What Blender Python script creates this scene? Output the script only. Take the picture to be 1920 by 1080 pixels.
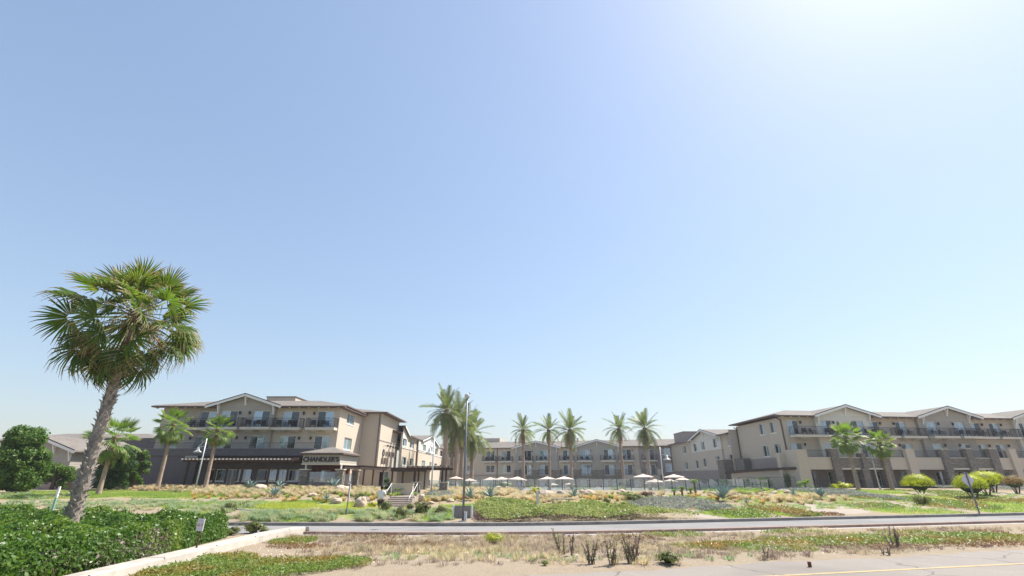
import bpy, math, random
import numpy as np
from mathutils import Matrix, Vector, noise
R = math.radians
rnd = random.Random(7); rng = np.random.default_rng(7)
for o in list(bpy.data.objects): bpy.data.objects.remove(o)
sc = bpy.context.scene
COL = sc.collection
# ------------------------------------------------------------------ camera, sky, sun, exposure
CAMH = 2.4; F_PX = 880.0; PITCH = math.atan(.4011)
cam = bpy.data.cameras.new('camera'); cam.sensor_width = 36; cam.lens = F_PX / 1920 * 36; cam.clip_end = 6000; cam.clip_start = .1
camo = bpy.data.objects.new('camera', cam); COL.objects.link(camo)
camo.location = (0, 0, CAMH); camo.rotation_euler = (math.pi / 2 + PITCH, 0, 0); sc.camera = camo
SUN_AZ, SUN_EL = 59, 55        # degrees from +Y towards +X, and above the horizon
world = bpy.data.worlds.new('World'); sc.world = world; world.use_nodes = True
nt = world.node_tree; nt.nodes.clear()
wo = nt.nodes.new('ShaderNodeOutputWorld'); bg = nt.nodes.new('ShaderNodeBackground'); sky = nt.nodes.new('ShaderNodeTexSky')
sky.sky_type = 'NISHITA'; sky.sun_disc = False; sky.sun_elevation = R(SUN_EL); sky.sun_rotation = R(SUN_AZ)
sky.air_density = 1.5; sky.dust_density = 1.0; sky.ozone_density = 6; sky.altitude = 0
bg.inputs[1].default_value = .12
gm = nt.nodes.new('ShaderNodeGamma'); gm.inputs[1].default_value = .62      # soften the range of the sky, as a film shoulder would
vm = nt.nodes.new('ShaderNodeVectorMath'); vm.operation = 'MULTIPLY'; vm.inputs[1].default_value = (1.07, 1.09, 1.17)
nt.links.new(sky.outputs[0], gm.inputs[0]); nt.links.new(gm.outputs[0], vm.inputs[0]); nt.links.new(vm.outputs[0], bg.inputs[0]); nt.links.new(bg.outputs[0], wo.inputs[0])
sl = bpy.data.lights.new('sun', 'SUN'); sl.energy = 4.0; sl.angle = R(.53); sl.color = (1, .94, .85)
so = bpy.data.objects.new('sun', sl); COL.objects.link(so)
sd = Vector((math.sin(R(SUN_AZ)) * math.cos(R(SUN_EL)), math.cos(R(SUN_AZ)) * math.cos(R(SUN_EL)), math.sin(R(SUN_EL))))
so.rotation_euler = sd.to_track_quat('Z', 'Y').to_euler(); so.location = (60, 30, 80)
sc.view_settings.view_transform = 'Standard'; sc.view_settings.look = 'None'; sc.view_settings.gamma = 1
sc.view_settings.use_curve_mapping = False; sc.view_settings.exposure = 1.2
sc.render.engine = 'CYCLES'; sc.render.resolution_x = 1024; sc.render.resolution_y = 576
sc.cycles.max_bounces = 6; sc.cycles.transparent_max_bounces = 12

# ------------------------------------------------------------------ materials
MATS = {}
def nodes(name):
    m = bpy.data.materials.new(name); m.use_nodes = True; t = m.node_tree; t.nodes.clear()
    out = t.nodes.new('ShaderNodeOutputMaterial'); return m, t, out
def N(t, ty, **k):
    n = t.nodes.new(ty)
    for a, b in k.items(): setattr(n, a, b)
    return n
def noisefac(t, scale, detail=5, rough=.6, vec=None, dist=0):
    n = N(t, 'ShaderNodeTexNoise'); n.inputs['Scale'].default_value = scale; n.inputs['Detail'].default_value = detail
    n.inputs['Roughness'].default_value = rough; n.inputs['Distortion'].default_value = dist
    if vec: t.links.new(vec, n.inputs['Vector'])
    return n.outputs[0]
def mixc(t, f, a, b, mode='MIX'):
    n = N(t, 'ShaderNodeMix', data_type='RGBA', blend_type=mode)
    if isinstance(f, (int, float)): n.inputs[0].default_value = f
    else: t.links.new(f, n.inputs[0])
    for i, c in ((6, a), (7, b)):
        if isinstance(c, tuple): n.inputs[i].default_value = (*c[:3], 1)
        else: t.links.new(c, n.inputs[i])
    return n.outputs[2]
def ramp(t, f, lo, hi):
    n = N(t, 'ShaderNodeMapRange'); n.inputs[1].default_value = lo; n.inputs[2].default_value = hi
    t.links.new(f, n.inputs[0]); return n.outputs[0]
def m2(t, op, a, b=None):
    n = N(t, 'ShaderNodeMath', operation=op)
    for i, v in ((0, a), (1, b)):
        if v is None: continue
        if isinstance(v, (int, float)): n.inputs[i].default_value = v
        else: t.links.new(v, n.inputs[i])
    return n.outputs[0]
def finish(t, out, col, rough=.8, spec=.3, bump=None, bs=.3, bd=.02, metal=0, coat=0):
    p = N(t, 'ShaderNodeBsdfPrincipled')
    if isinstance(col, tuple): p.inputs['Base Color'].default_value = (*col[:3], 1)
    else: t.links.new(col, p.inputs['Base Color'])
    if isinstance(rough, (int, float)): p.inputs['Roughness'].default_value = rough
    else: t.links.new(rough, p.inputs['Roughness'])
    p.inputs['Specular IOR Level'].default_value = spec; p.inputs['Metallic'].default_value = metal
    if bump is not None:
        b = N(t, 'ShaderNodeBump'); b.inputs['Strength'].default_value = bs; b.inputs['Distance'].default_value = bd
        t.links.new(bump, b.inputs['Height']); t.links.new(b.outputs[0], p.inputs['Normal'])
    t.links.new(p.outputs[0], out.inputs[0]); return p
def simple(name, c1, c2=None, scale=3, rough=.8, bump=.3, bd=.01, spec=.3, metal=0, wear=None):
    m, t, out = nodes(name); tc = N(t, 'ShaderNodeTexCoord').outputs['Object']
    c2 = c2 or tuple(x * .8 for x in c1)
    f = noisefac(t, scale, 6, .65, tc); col = mixc(t, ramp(t, f, .3, .7), c1, c2)
    if wear:
        g = noisefac(t, scale * .25, 4, .6, tc); col = mixc(t, ramp(t, g, .5, .75), col, wear)
    finish(t, out, col, rough, spec, noisefac(t, scale * 8, 4, .6, tc), bump, bd, metal)
    MATS[name] = m; return m
def siding(name, c1, c2, pitch=.2):
    m, t, out = nodes(name); tc = N(t, 'ShaderNodeTexCoord').outputs['Object']
    sp = N(t, 'ShaderNodeSeparateXYZ'); t.links.new(tc, sp.inputs[0])
    fr = m2(t, 'FRACT', m2(t, 'DIVIDE', sp.outputs[2], pitch))
    groove = ramp(t, fr, .0, .16)
    row = m2(t, 'FLOOR', m2(t, 'DIVIDE', sp.outputs[2], pitch))
    wn = N(t, 'ShaderNodeTexWhiteNoise', noise_dimensions='1D'); t.links.new(row, wn.inputs['W'])
    base = mixc(t, ramp(t, noisefac(t, 1.2, 6, .7, tc), .3, .7), c1, c2)
    base = mixc(t, m2(t, 'MULTIPLY', wn.outputs[0], .25), base, tuple(x * .7 for x in c1))
    col = mixc(t, groove, tuple(x * .45 for x in c1), base)
    hgt = m2(t, 'ADD', m2(t, 'MULTIPLY', fr, -1), m2(t, 'MULTIPLY', groove, .6))
    finish(t, out, col, .75, .3, hgt, .6, .02); MATS[name] = m; return m
def stone(name, cols, scale=3.2, grout=(.16, .14, .12)):
    m, t, out = nodes(name); tc = N(t, 'ShaderNodeTexCoord').outputs['Object']
    mp = N(t, 'ShaderNodeMapping'); mp.inputs['Scale'].default_value = (1, 1, 2.4); t.links.new(tc, mp.inputs[0])
    v = N(t, 'ShaderNodeTexVoronoi'); v.inputs['Scale'].default_value = scale; t.links.new(mp.outputs[0], v.inputs['Vector'])
    e = N(t, 'ShaderNodeTexVoronoi', feature='DISTANCE_TO_EDGE'); e.inputs['Scale'].default_value = scale; t.links.new(mp.outputs[0], e.inputs['Vector'])
    sp = N(t, 'ShaderNodeSeparateColor'); t.links.new(v.outputs['Color'], sp.inputs[0])
    col = mixc(t, sp.outputs[0], cols[0], cols[1]); col = mixc(t, ramp(t, sp.outputs[1], .6, .9), col, cols[2])
    col = mixc(t, ramp(t, noisefac(t, 20, 4, .6, tc), .3, .8), col, (.12, .1, .09))
    g = ramp(t, e.outputs[0], .0, .07); col = mixc(t, g, grout, col)
    finish(t, out, col, .85, .2, g, 1, .05); MATS[name] = m; return m
def leafmat(name, c1, c2, c3=None, tr=.35, rough=.55, tip=None, nscale=1.5):
    m, t, out = nodes(name); tc = N(t, 'ShaderNodeTexCoord').outputs['Object']; geo = N(t, 'ShaderNodeNewGeometry')
    col = mixc(t, geo.outputs['Random Per Island'], c1, c2)
    if c3: col = mixc(t, ramp(t, noisefac(t, nscale, 4, .6, tc), .48, .66), col, c3)
    if tip:
        a = N(t, 'ShaderNodeAttribute', attribute_name='tip'); col = mixc(t, ramp(t, a.outputs['Fac'], tip[1], 1.0), col, tip[0])
    d = N(t, 'ShaderNodeBsdfPrincipled'); t.links.new(col, d.inputs['Base Color']); d.inputs['Roughness'].default_value = rough; d.inputs['Specular IOR Level'].default_value = .35
    tl = N(t, 'ShaderNodeBsdfTranslucent'); hs = N(t, 'ShaderNodeHueSaturation'); hs.inputs['Value'].default_value = 1.6; hs.inputs['Saturation'].default_value = 1.1
    t.links.new(col, hs.inputs['Color']); t.links.new(hs.outputs[0], tl.inputs[0])
    mx = N(t, 'ShaderNodeMixShader'); mx.inputs[0].default_value = tr; t.links.new(d.outputs[0], mx.inputs[1]); t.links.new(tl.outputs[0], mx.inputs[2])
    t.links.new(mx.outputs[0], out.inputs[0]); MATS[name] = m; return m
def glassmat(name, base, refl=.3, tint=(.75, .86, 1), rough=.03, clear=0):
    m, t, out = nodes(name); tc = N(t, 'ShaderNodeTexCoord').outputs['Object']
    if clear:
        tr = N(t, 'ShaderNodeBsdfTransparent'); tr.inputs[0].default_value = (.9, .95, .96, 1)
        df = N(t, 'ShaderNodeBsdfDiffuse'); df.inputs[0].default_value = (*base, 1)
        mx0 = N(t, 'ShaderNodeMixShader'); mx0.inputs[0].default_value = 1 - clear
        t.links.new(tr.outputs[0], mx0.inputs[1]); t.links.new(df.outputs[0], mx0.inputs[2]); b0 = mx0.outputs[0]
    else:
        sp = N(t, 'ShaderNodeSeparateXYZ'); t.links.new(tc, sp.inputs[0])
        folds = noisefac(t, 4, 1, .5, None, 0); cx = N(t, 'ShaderNodeCombineXYZ'); t.links.new(sp.outputs[0], cx.inputs[0])
        folds.node.inputs['Vector'].is_linked or t.links.new(cx.outputs[0], folds.node.inputs['Vector'])
        c = mixc(t, ramp(t, folds, .35, .65), base, tuple(x * .8 for x in base))
        df = N(t, 'ShaderNodeBsdfDiffuse'); t.links.new(c, df.inputs[0]); b0 = df.outputs[0]
    gl = N(t, 'ShaderNodeBsdfGlossy'); gl.inputs['Roughness'].default_value = rough; gl.inputs[0].default_value = (*tint, 1)
    mx = N(t, 'ShaderNodeMixShader'); mx.inputs[0].default_value = refl
    t.links.new(b0, mx.inputs[1]); t.links.new(gl.outputs[0], mx.inputs[2]); t.links.new(mx.outputs[0], out.inputs[0]); MATS[name] = m; return m

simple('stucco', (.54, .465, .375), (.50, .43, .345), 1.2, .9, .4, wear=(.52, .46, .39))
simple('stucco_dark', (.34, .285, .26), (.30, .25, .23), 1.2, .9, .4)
simple('stucco_cream', (.52, .45, .36), (.47, .40, .32), 1.2, .9, .3)
siding('siding_grey', (.40, .37, .32), (.37, .34, .295), .19)
siding('siding_dark', (.14, .125, .135), (.12, .11, .12), .21)
siding('siding_cream', (.70, .67, .59), (.66, .63, .55), .2)
siding('siding_sign', (.47, .44, .375), (.43, .40, .34), .2)
siding('siding_white', (.68, .67, .62), (.62, .61, .57), .2)
simple('band_dark', (.13, .125, .135), None, 2, .7)
stone('stone', ((.28, .235, .19), (.38, .325, .26), (.46, .40, .33)))
stone('stone_dark', ((.25, .225, .195), (.34, .305, .26), (.43, .39, .34)))
simple('white_trim', (.78, .77, .73), (.70, .69, .66), 5, .6, .1)
simple('cream_trim', (.60, .55, .46), (.53, .48, .4), 4, .7, .2)
simple('rail_metal', (.085, .082, .09), None, 8, .45, .1, metal=.3)
simple('dark_metal', (.035, .035, .045), None, 8, .45, .1, metal=.3)
simple('dark_wood', (.075, .048, .038), (.05, .032, .027), 6, .7, .4)
simple('red_wood', (.17, .05, .03), (.11, .035, .025), 4, .6)
simple('brown_pipe', (.14, .10, .085), None, 5, .6)
simple('grey_steel', (.19, .195, .22), (.15, .155, .175), 6, .45, .1, metal=.4)
simple('pale_steel', (.55, .56, .57), (.47, .48, .5), 6, .45, .1, metal=.2)
simple('concrete', (.47, .43, .37), (.38, .345, .30), 2.5, .9, .4, wear=(.31, .28, .245))
simple('kerb_dark', (.30, .27, .25), (.22, .20, .185), 3, .9, .4, wear=(.17, .15, .14))
simple('kerb_brown', (.33, .235, .20), (.26, .185, .16), 3, .9, .4, wear=(.2, .15, .13))
simple('kerb_white', (.62, .58, .54), (.5, .46, .43), 3, .8, .3)
simple('step_tread', (.45, .37, .30), (.38, .31, .26), 4, .9)
simple('boulder', (.62, .49, .385), (.47, .36, .28), 2.5, .95, .8, .03, wear=(.36, .28, .22))
simple('boulder_grey', (.42, .38, .33), (.3, .27, .24), 2.5, .95, .8, .03)
simple('umbrella_cloth', (.72, .58, .48), (.66, .53, .44), 3, .9, .1)
simple('skin', (.35, .2, .14), None, 6, .6, .05); simple('hair', (.03, .02, .018), None, 8, .7)
simple('white_cloth', (.78, .78, .80), (.7, .7, .73), 4, .9); simple('black_cloth', (.03, .03, .045), None, 4, .9); simple('blue_cloth', (.22, .3, .62), None, 4, .9)
simple('trunk_grey', (.37, .31, .27), (.2, .165, .145), 7, .95, 1, .03, wear=(.13, .1, .09))
simple('boot', (.46, .40, .35), (.27, .225, .195), 5, .95, 1, .02, wear=(.13, .085, .065))
simple('boot_brown', (.24, .16, .11), (.15, .1, .07), 5, .95, 1, .02)
simple('trunk_tan', (.40, .30, .23), (.30, .22, .17), 5, .95, .8, .02, wear=(.22, .16, .13))
simple('stem_wood', (.13, .10, .075), (.09, .07, .055), 8, .9)
simple('dead_stem', (.115, .09, .075), (.20, .16, .12), 10, .9)
simple('sign_white', (.80, .76, .76), None, 5, .5); simple('sign_red', (.42, .06, .14), None, 5, .6); simple('sign_violet', (.6, .5, .66), None, 5, .6)
simple('sign_back', (.58, .55, .57), (.5, .48, .5), 2, .5, .1)
simple('letter_dark', (.035, .03, .045), None, 5, .5); simple('letter_tan', (.30, .25, .21), None, 5, .6)
simple('lawn_chair', (.6, .6, .6), None, 5, .7)
simple('lamp_white', (.52, .52, .5), None, 5, .4)
simple('marker_green', (.2, .42, .33), None, 5, .5)
leafmat('fan_green', (.065, .12, .02), (.12, .18, .03), (.17, .20, .04), .5, .42, tip=((.33, .24, .13), .7), nscale=1.0)
leafmat('fan_small', (.09, .17, .03), (.15, .25, .04), (.2, .26, .05), .45, .45, tip=((.36, .27, .13), .78))
leafmat('fan_dead', (.22, .13, .07), (.32, .21, .11), None, .3, .7)
leafmat('date_leaf', (.09, .13, .045), (.15, .19, .065), (.20, .20, .085), .38, .5)
leafmat('hedge_leaf', (.045, .11, .016), (.11, .19, .028), (.17, .24, .04), .38, .4, nscale=.8)
leafmat('hedge_pale', (.16, .15, .10), (.10, .085, .06), (.25, .18, .15), .3, .5, nscale=3)
leafmat('tree_leaf', (.055, .12, .022), (.11, .19, .035), (.15, .22, .045), .38, .5)
leafmat('tree_dark', (.035, .085, .02), (.065, .12, .025), None, .32, .5)
leafmat('lime_leaf', (.38, .42, .02), (.50, .51, .025), (.27, .36, .02), .4, .5, nscale=4)
leafmat('red_leaf', (.25, .14, .06), (.33, .22, .08), (.2, .2, .07), .35, .6)
leafmat('shrub_leaf', (.10, .15, .04), (.19, .21, .06), (.12, .085, .04), .35, .5, nscale=3)
leafmat('mound_leaf', (.20, .26, .07), (.31, .34, .11), (.34, .33, .13), .4, .5)
leafmat('grey_leaf', (.20, .23, .17), (.28, .30, .24), (.17, .15, .17), .3, .6, nscale=2)
leafmat('purple_leaf', (.10, .05, .06), (.14, .08, .07), None, .3, .6)
leafmat('ice_leaf', (.12, .20, .035), (.21, .26, .055), (.31, .19, .055), .35, .45, nscale=.38)
leafmat('ice_red', (.26, .12, .06), (.19, .17, .06), (.15, .06, .05), .3, .5)
leafmat('straw', (.40, .335, .215), (.52, .44, .29), (.29, .285, .15), .45, .7, nscale=.6)
leafmat('straw_orange', (.48, .33, .13), (.42, .34, .14), None, .4, .7)
leafmat('drygrass', (.33, .265, .19), (.43, .355, .26), (.26, .26, .15), .4, .8)
leafmat('brush', (.20, .15, .12), (.30, .23, .18), (.16, .12, .11), .25, .8)
leafmat('lawn', (.16, .26, .05), (.25, .34, .07), (.34, .34, .12), .45, .6, nscale=.5)
leafmat('fescue', (.18, .26, .13), (.27, .33, .18), (.4, .38, .22), .45, .6, nscale=.7)
leafmat('yellow_grass', (.33, .38, .06), (.42, .43, .09), None, .45, .6)
simple('agave_leaf', (.26, .36, .34), (.19, .28, .27), 3, .5, .1)
simple('agave_green', (.22, .3, .22), (.3, .36, .24), 3, .5, .1)
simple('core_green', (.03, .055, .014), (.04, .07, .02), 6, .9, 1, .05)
simple('core_brown', (.08, .065, .045), None, 6, .9)
glassmat('glass_dark', (.015, .02, .03), .09)
glassmat('glass_curtain', (.27, .35, .43), .2)
glassmat('glass_blue', (.13, .25, .37), .3)
glassmat('glass_green', (.22, .30, .28), .2)
glassmat('fence_glass', (.40, .47, .54), .12, (.85, .93, 1), .02, clear=.9)
def roofmat():
    m, t, out = nodes('roof_tile'); tc = N(t, 'ShaderNodeTexCoord').outputs['Object']
    b = N(t, 'ShaderNodeTexBrick'); b.inputs['Scale'].default_value = 1; b.inputs['Brick Width'].default_value = .32; b.inputs['Row Height'].default_value = .3
    b.inputs['Mortar Size'].default_value = .02; b.inputs['Color1'].default_value = (.155, .135, .12, 1); b.inputs['Color2'].default_value = (.21, .185, .165, 1); b.inputs['Mortar'].default_value = (.10, .085, .075, 1)
    t.links.new(tc, b.inputs[0]); c = mixc(t, ramp(t, noisefac(t, .6, 5, .6, tc), .3, .7), b.outputs[0], (.20, .18, .16))
    finish(t, out, c, .85, .2, b.outputs[1], .6, .03); MATS['roof_tile'] = m
roofmat()
def asphaltmat(name, c1, c2, crack=.5):
    m, t, out = nodes(name); tc = N(t, 'ShaderNodeTexCoord').outputs['Object']
    c = mixc(t, ramp(t, noisefac(t, .35, 6, .65, tc), .3, .7), c1, c2)
    fine = noisefac(t, 60, 3, .7, tc); c = mixc(t, ramp(t, fine, .35, .75), c, tuple(x * 1.35 for x in c2))
    c = mixc(t, ramp(t, noisefac(t, .9, 8, .75, tc, 1), .56, .70), c, (.30, .255, .215)); c = mixc(t, ramp(t, noisefac(t, .16, 3, .5, tc), .5, .62), c, tuple(x * .82 for x in c1))
    v = N(t, 'ShaderNodeTexVoronoi', feature='DISTANCE_TO_EDGE'); v.inputs['Scale'].default_value = .28
    wv = N(t, 'ShaderNodeVectorMath', operation='ADD'); nn = N(t, 'ShaderNodeTexNoise'); nn.inputs['Scale'].default_value = .9; t.links.new(tc, nn.inputs['Vector'])
    t.links.new(tc, wv.inputs[0]); t.links.new(nn.outputs['Color'], wv.inputs[1]); t.links.new(wv.outputs[0], v.inputs['Vector'])
    cr = ramp(t, v.outputs[0], .0, .012); c = mixc(t, cr, tuple(x * crack for x in c1), c)
    finish(t, out, c, .9, .25, fine, .5, .01); MATS[name] = m
asphaltmat('asphalt', (.235, .21, .185), (.20, .18, .16), .5)
asphaltmat('asphalt_far', (.225, .22, .215), (.19, .185, .18), .9)
simple('yellow_paint', (.52, .36, .14), (.38, .28, .16), 5, .8, .2, wear=(.24, .215, .19))
def groundmat():
    m, t, out = nodes('ground'); tc = N(t, 'ShaderNodeTexCoord').outputs['Object']
    big = noisefac(t, .25, 6, .65, tc); mid = noisefac(t, 2.2, 6, .7, tc); fine = noisefac(t, 16, 5, .75, tc)
    dirt = mixc(t, ramp(t, mid, .3, .7), (.345, .275, .20), (.27, .215, .155)); dirt = mixc(t, ramp(t, big, .4, .7), dirt, (.31, .26, .19))
    dirt = mixc(t, ramp(t, fine, .5, .75), dirt, (.21, .165, .13))
    def att(n): return N(t, 'ShaderNodeAttribute', attribute_name=n).outputs['Fac']
    def w(n, k=.9): return ramp(t, m2(t, 'ADD', att(n), m2(t, 'MULTIPLY', m2(t, 'SUBTRACT', mid, .5), k)), .42, .58)
    lawn = mixc(t, ramp(t, fine, .3, .7), (.17, .24, .06), (.26, .29, .09)); lawn = mixc(t, ramp(t, big, .45, .62), lawn, (.34, .30, .13))
    straw = mixc(t, ramp(t, fine, .3, .7), (.34, .28, .15), (.24, .19, .10))
    gravel = mixc(t, ramp(t, fine, .35, .65), (.40, .345, .29), (.32, .27, .225))
    deck = mixc(t, ramp(t, mid, .3, .7), (.28, .265, .245), (.23, .22, .205))
    c = mixc(t, w('straw'), dirt, straw); c = mixc(t, w('lawn'), c, lawn); c = mixc(t, w('gravel', .5), c, gravel); c = mixc(t, w('deck', 0), c, deck)
    finish(t, out, c, .95, .1, m2(t, 'ADD', mid, fine), .7, .06); MATS['ground'] = m
groundmat()

# ------------------------------------------------------------------ object helpers
class MB:
    def __init__(s): s.v = []; s.f = []; s.m = []
    def poly(s, pts, m=0):
        i = len(s.v); s.v += [tuple(p) for p in pts]; s.f.append(tuple(range(i, i + len(pts)))); s.m.append(m)
    def box(s, x0, x1, y0, y1, z0, z1, m=0):
        i = len(s.v); s.v += [(x0, y0, z0), (x1, y0, z0), (x1, y1, z0), (x0, y1, z0), (x0, y0, z1), (x1, y0, z1), (x1, y1, z1), (x0, y1, z1)]
        for q in ((0, 3, 2, 1), (4, 5, 6, 7), (0, 1, 5, 4), (1, 2, 6, 5), (2, 3, 7, 6), (3, 0, 4, 7)): s.f.append(tuple(i + k for k in q)); s.m.append(m)
        return s
    def bar(s, a, b, w, h=None, m=0):
        a = Vector(a); b = Vector(b); d = (b - a).normalized(); up = Vector((0, 0, 1)) if abs(d.z) < .9 else Vector((0, 1, 0))
        x = d.cross(up).normalized() * w / 2; y = x.cross(d).normalized() * (h or w) / 2; i = len(s.v)
        for c in (a, b):
            for k, l in ((-1, -1), (1, -1), (1, 1), (-1, 1)): s.v.append(tuple(c + x * k + y * l))
        for q in ((0, 3, 2, 1), (4, 5, 6, 7), (0, 1, 5, 4), (1, 2, 6, 5), (2, 3, 7, 6), (3, 0, 4, 7)): s.f.append(tuple(i + k for k in q)); s.m.append(m)
        return s
    def tube(s, pts, rad, n=8, m=0, cap=True):
        pts = [Vector(p) for p in pts]
        if not isinstance(rad, (list, tuple)): rad = [rad] * len(pts)
        i0 = len(s.v)
        for k, p in enumerate(pts):
            d = (pts[min(k + 1, len(pts) - 1)] - pts[max(k - 1, 0)]).normalized(); up = Vector((0, 1, 0)) if abs(d.z) > .7 else Vector((0, 0, 1))
            x = d.cross(up).normalized(); y = x.cross(d)
            for j in range(n):
                a = 2 * math.pi * j / n; s.v.append(tuple(p + (x * math.cos(a) + y * math.sin(a)) * rad[k]))
        for k in range(len(pts) - 1):
            for j in range(n):
                a = i0 + k * n + j; b = i0 + k * n + (j + 1) % n; s.f.append((a, b, b + n, a + n)); s.m.append(m)
        if cap: s.f.append(tuple(range(i0 + n - 1, i0 - 1, -1))); s.m.append(m); s.f.append(tuple(range(len(s.v) - n, len(s.v)))); s.m.append(m)
        return s
    def lathe(s, prof, n=16, m=0, c=(0, 0)):
        i0 = len(s.v)
        for r, z in prof:
            for j in range(n): a = 2 * math.pi * j / n; s.v.append((c[0] + r * math.cos(a), c[1] + r * math.sin(a), z))
        for k in range(len(prof) - 1):
            for j in range(n): a = i0 + k * n + j; b = i0 + k * n + (j + 1) % n; s.f.append((a, b, b + n, a + n)); s.m.append(m)
        return s
    def mesh(s, name, mats, smooth=False):
        me = bpy.data.meshes.new(name); me.from_pydata(s.v, [], s.f)
        for q in ([mats] if isinstance(mats, str) else mats): me.materials.append(MATS[q])
        me.polygons.foreach_set('material_index', s.m)
        if smooth: me.polygons.foreach_set('use_smooth', [True] * len(s.f))
        me.update(); return me
def npmesh(name, V, Fq, mat, smooth=False, attr=None):
    me = bpy.data.meshes.new(name); nv = len(V); nf, k = Fq.shape
    me.vertices.add(nv); me.vertices.foreach_set('co', np.asarray(V, np.float32).ravel())
    me.loops.add(nf * k); me.loops.foreach_set('vertex_index', np.asarray(Fq, np.int32).ravel())
    me.polygons.add(nf); me.polygons.foreach_set('loop_start', np.arange(nf, dtype=np.int32) * k); me.polygons.foreach_set('loop_total', np.full(nf, k, np.int32))
    if smooth: me.polygons.foreach_set('use_smooth', np.ones(nf, bool))
    me.materials.append(MATS[mat]); me.update(calc_edges=True)
    for n, a in (attr or {}).items():
        at = me.attributes.new(n, 'FLOAT', 'POINT'); at.data.foreach_set('value', np.asarray(a, np.float32))
    return me
def ob(name, me, parent=None, loc=None, M=None, label=None, cat=None, group=None, kind=None):
    o = bpy.data.objects.new(name, me); COL.objects.link(o)
    if parent: o.parent = parent
    if M is not None: o.matrix_local = M
    if loc is not None: o.location = loc
    tag(o, label, cat, group, kind); return o
def tag(o, label=None, cat=None, group=None, kind=None):
    if label: o['label'] = label
    if cat: o['category'] = cat
    if group: o['group'] = group
    if kind: o['kind'] = kind
    return o
def thing(name, loc, label, cat, group=None, rz=0):
    o = ob(name, None, None, loc, None, label, cat, group); o.rotation_euler = (0, 0, rz); o.empty_display_size = .2; return o
T = Matrix.Translation
def aim(p, az, el, roll=0, s=1):   # X axis points along azimuth/elevation, Z stays up
    return T(p) @ Matrix.Rotation(az, 4, 'Z') @ Matrix.Rotation(-el, 4, 'Y') @ Matrix.Rotation(roll, 4, 'X') @ Matrix.Scale(s, 4)

# ------------------------------------------------------------------ the lie of the land
FKX = np.array([-200, -60, -15, -8, -2, 3, 10, 34, 120, 400.]); FKY = np.array([27.6, 27.6, 27.5, 27.25, 27.1, 27.6, 29.1, 34.5, 53.8, 117])
NKX = np.array([-200, -60, -10, -6, -2, 3, 8.6, 30, 120, 400.]); NKY = np.array([23.9, 23.9, 23.7, 23.4, 23.35, 23.75, 24.8, 29.7, 50, 113])
def _sm(xs, ys):
    g = np.arange(-200, 400, .5); y = np.interp(g, xs, ys); k = np.hanning(15); k /= k.sum(); yp = np.pad(y, 7, mode='edge'); return g, np.convolve(yp, k, 'valid')
FG, FGY = _sm(FKX, FKY); NG, NGY = _sm(NKX, NKY)
fk = lambda x: np.interp(x, FG, FGY); nk = lambda x: np.interp(x, NG, NGY)
_r = np.random.default_rng(3); _ph = _r.uniform(0, 6.28, (14, 2)); _dr = _r.uniform(0, 6.28, 14); _fr = _r.uniform(.25, 2.2, 14)
def bumps(x, y):
    s = 0
    for i in range(14):
        f = _fr[i]; s = s + np.sin((x * np.cos(_dr[i]) + y * np.sin(_dr[i])) * f + _ph[i, 0]) * (.5 / f)
    return s / 5
def hz(x, y):
    x = np.asarray(x, float); y = np.asarray(y, float); d = y - fk(x)
    z = np.interp(d, [-.001, 0, 4.5, 8, 15, 26, 60], [0, .12, .45, .62, .92, 1.0, 1.0])
    z = z + np.where(d > .3, np.clip(d, 0, 3) / 3 * bumps(x, y) * .13, 0)
    left = np.clip((-13 - x) / 4, 0, 1); z = z + left * .22 * np.exp(-((y - 50) / 6.) ** 2)
    mid = np.clip((x + 14) / 3, 0, 1) * np.clip((33 - x) / 3, 0, 1); z = z - mid * np.clip((y - 55.5) / 2, 0, 1) * .9
    # little hollow with the foot of the garden steps
    hol = np.exp(-(np.clip(np.abs(x + 8.6) - 1.1, 0, 9) / .5) ** 2) * np.clip((y - 32.6) / .8, 0, 1) * np.clip((39.6 - y) / 1.2, 0, 1)
    z = z * (1 - hol) + .22 * hol
    e = y - nk(x)
    z = np.where((e < 0), np.clip(-e, 0, 2) * .02 * (1 + bumps(x, y)), z)
    t = -x * .218 + y * .976                      # near road band is flat
    z = np.where(t < 14.0 + .04 * x, 0, z)
    return z
def ray(px, py):
    c, s = math.cos(PITCH), math.sin(PITCH); v = 540 - py; d = F_PX * c - v * s
    return (px - 960) / d, (v * c + F_PX * s) / d
def gat(px, py, ymax=75):
    a, b = ray(px, py); Y = np.arange(6, ymax, .05); z = CAMH + b * Y; k = np.where(z <= hz(a * Y, Y))[0]
    Yh = Y[k[0]] if len(k) else ymax
    return float(a * Yh), float(Yh), float(hz(a * Yh, Yh))
def at(px, py, Y):
    a, b = ray(px, py); return a * Y, Y, CAMH + b * Y
def onY(px, Y, py=930):
    a, b = ray(px, py); return a * Y, Y, float(hz(a * Y, Y))
def pxm(Y): return 965. / Y        # photograph pixels per metre at distance Y near the ground

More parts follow.
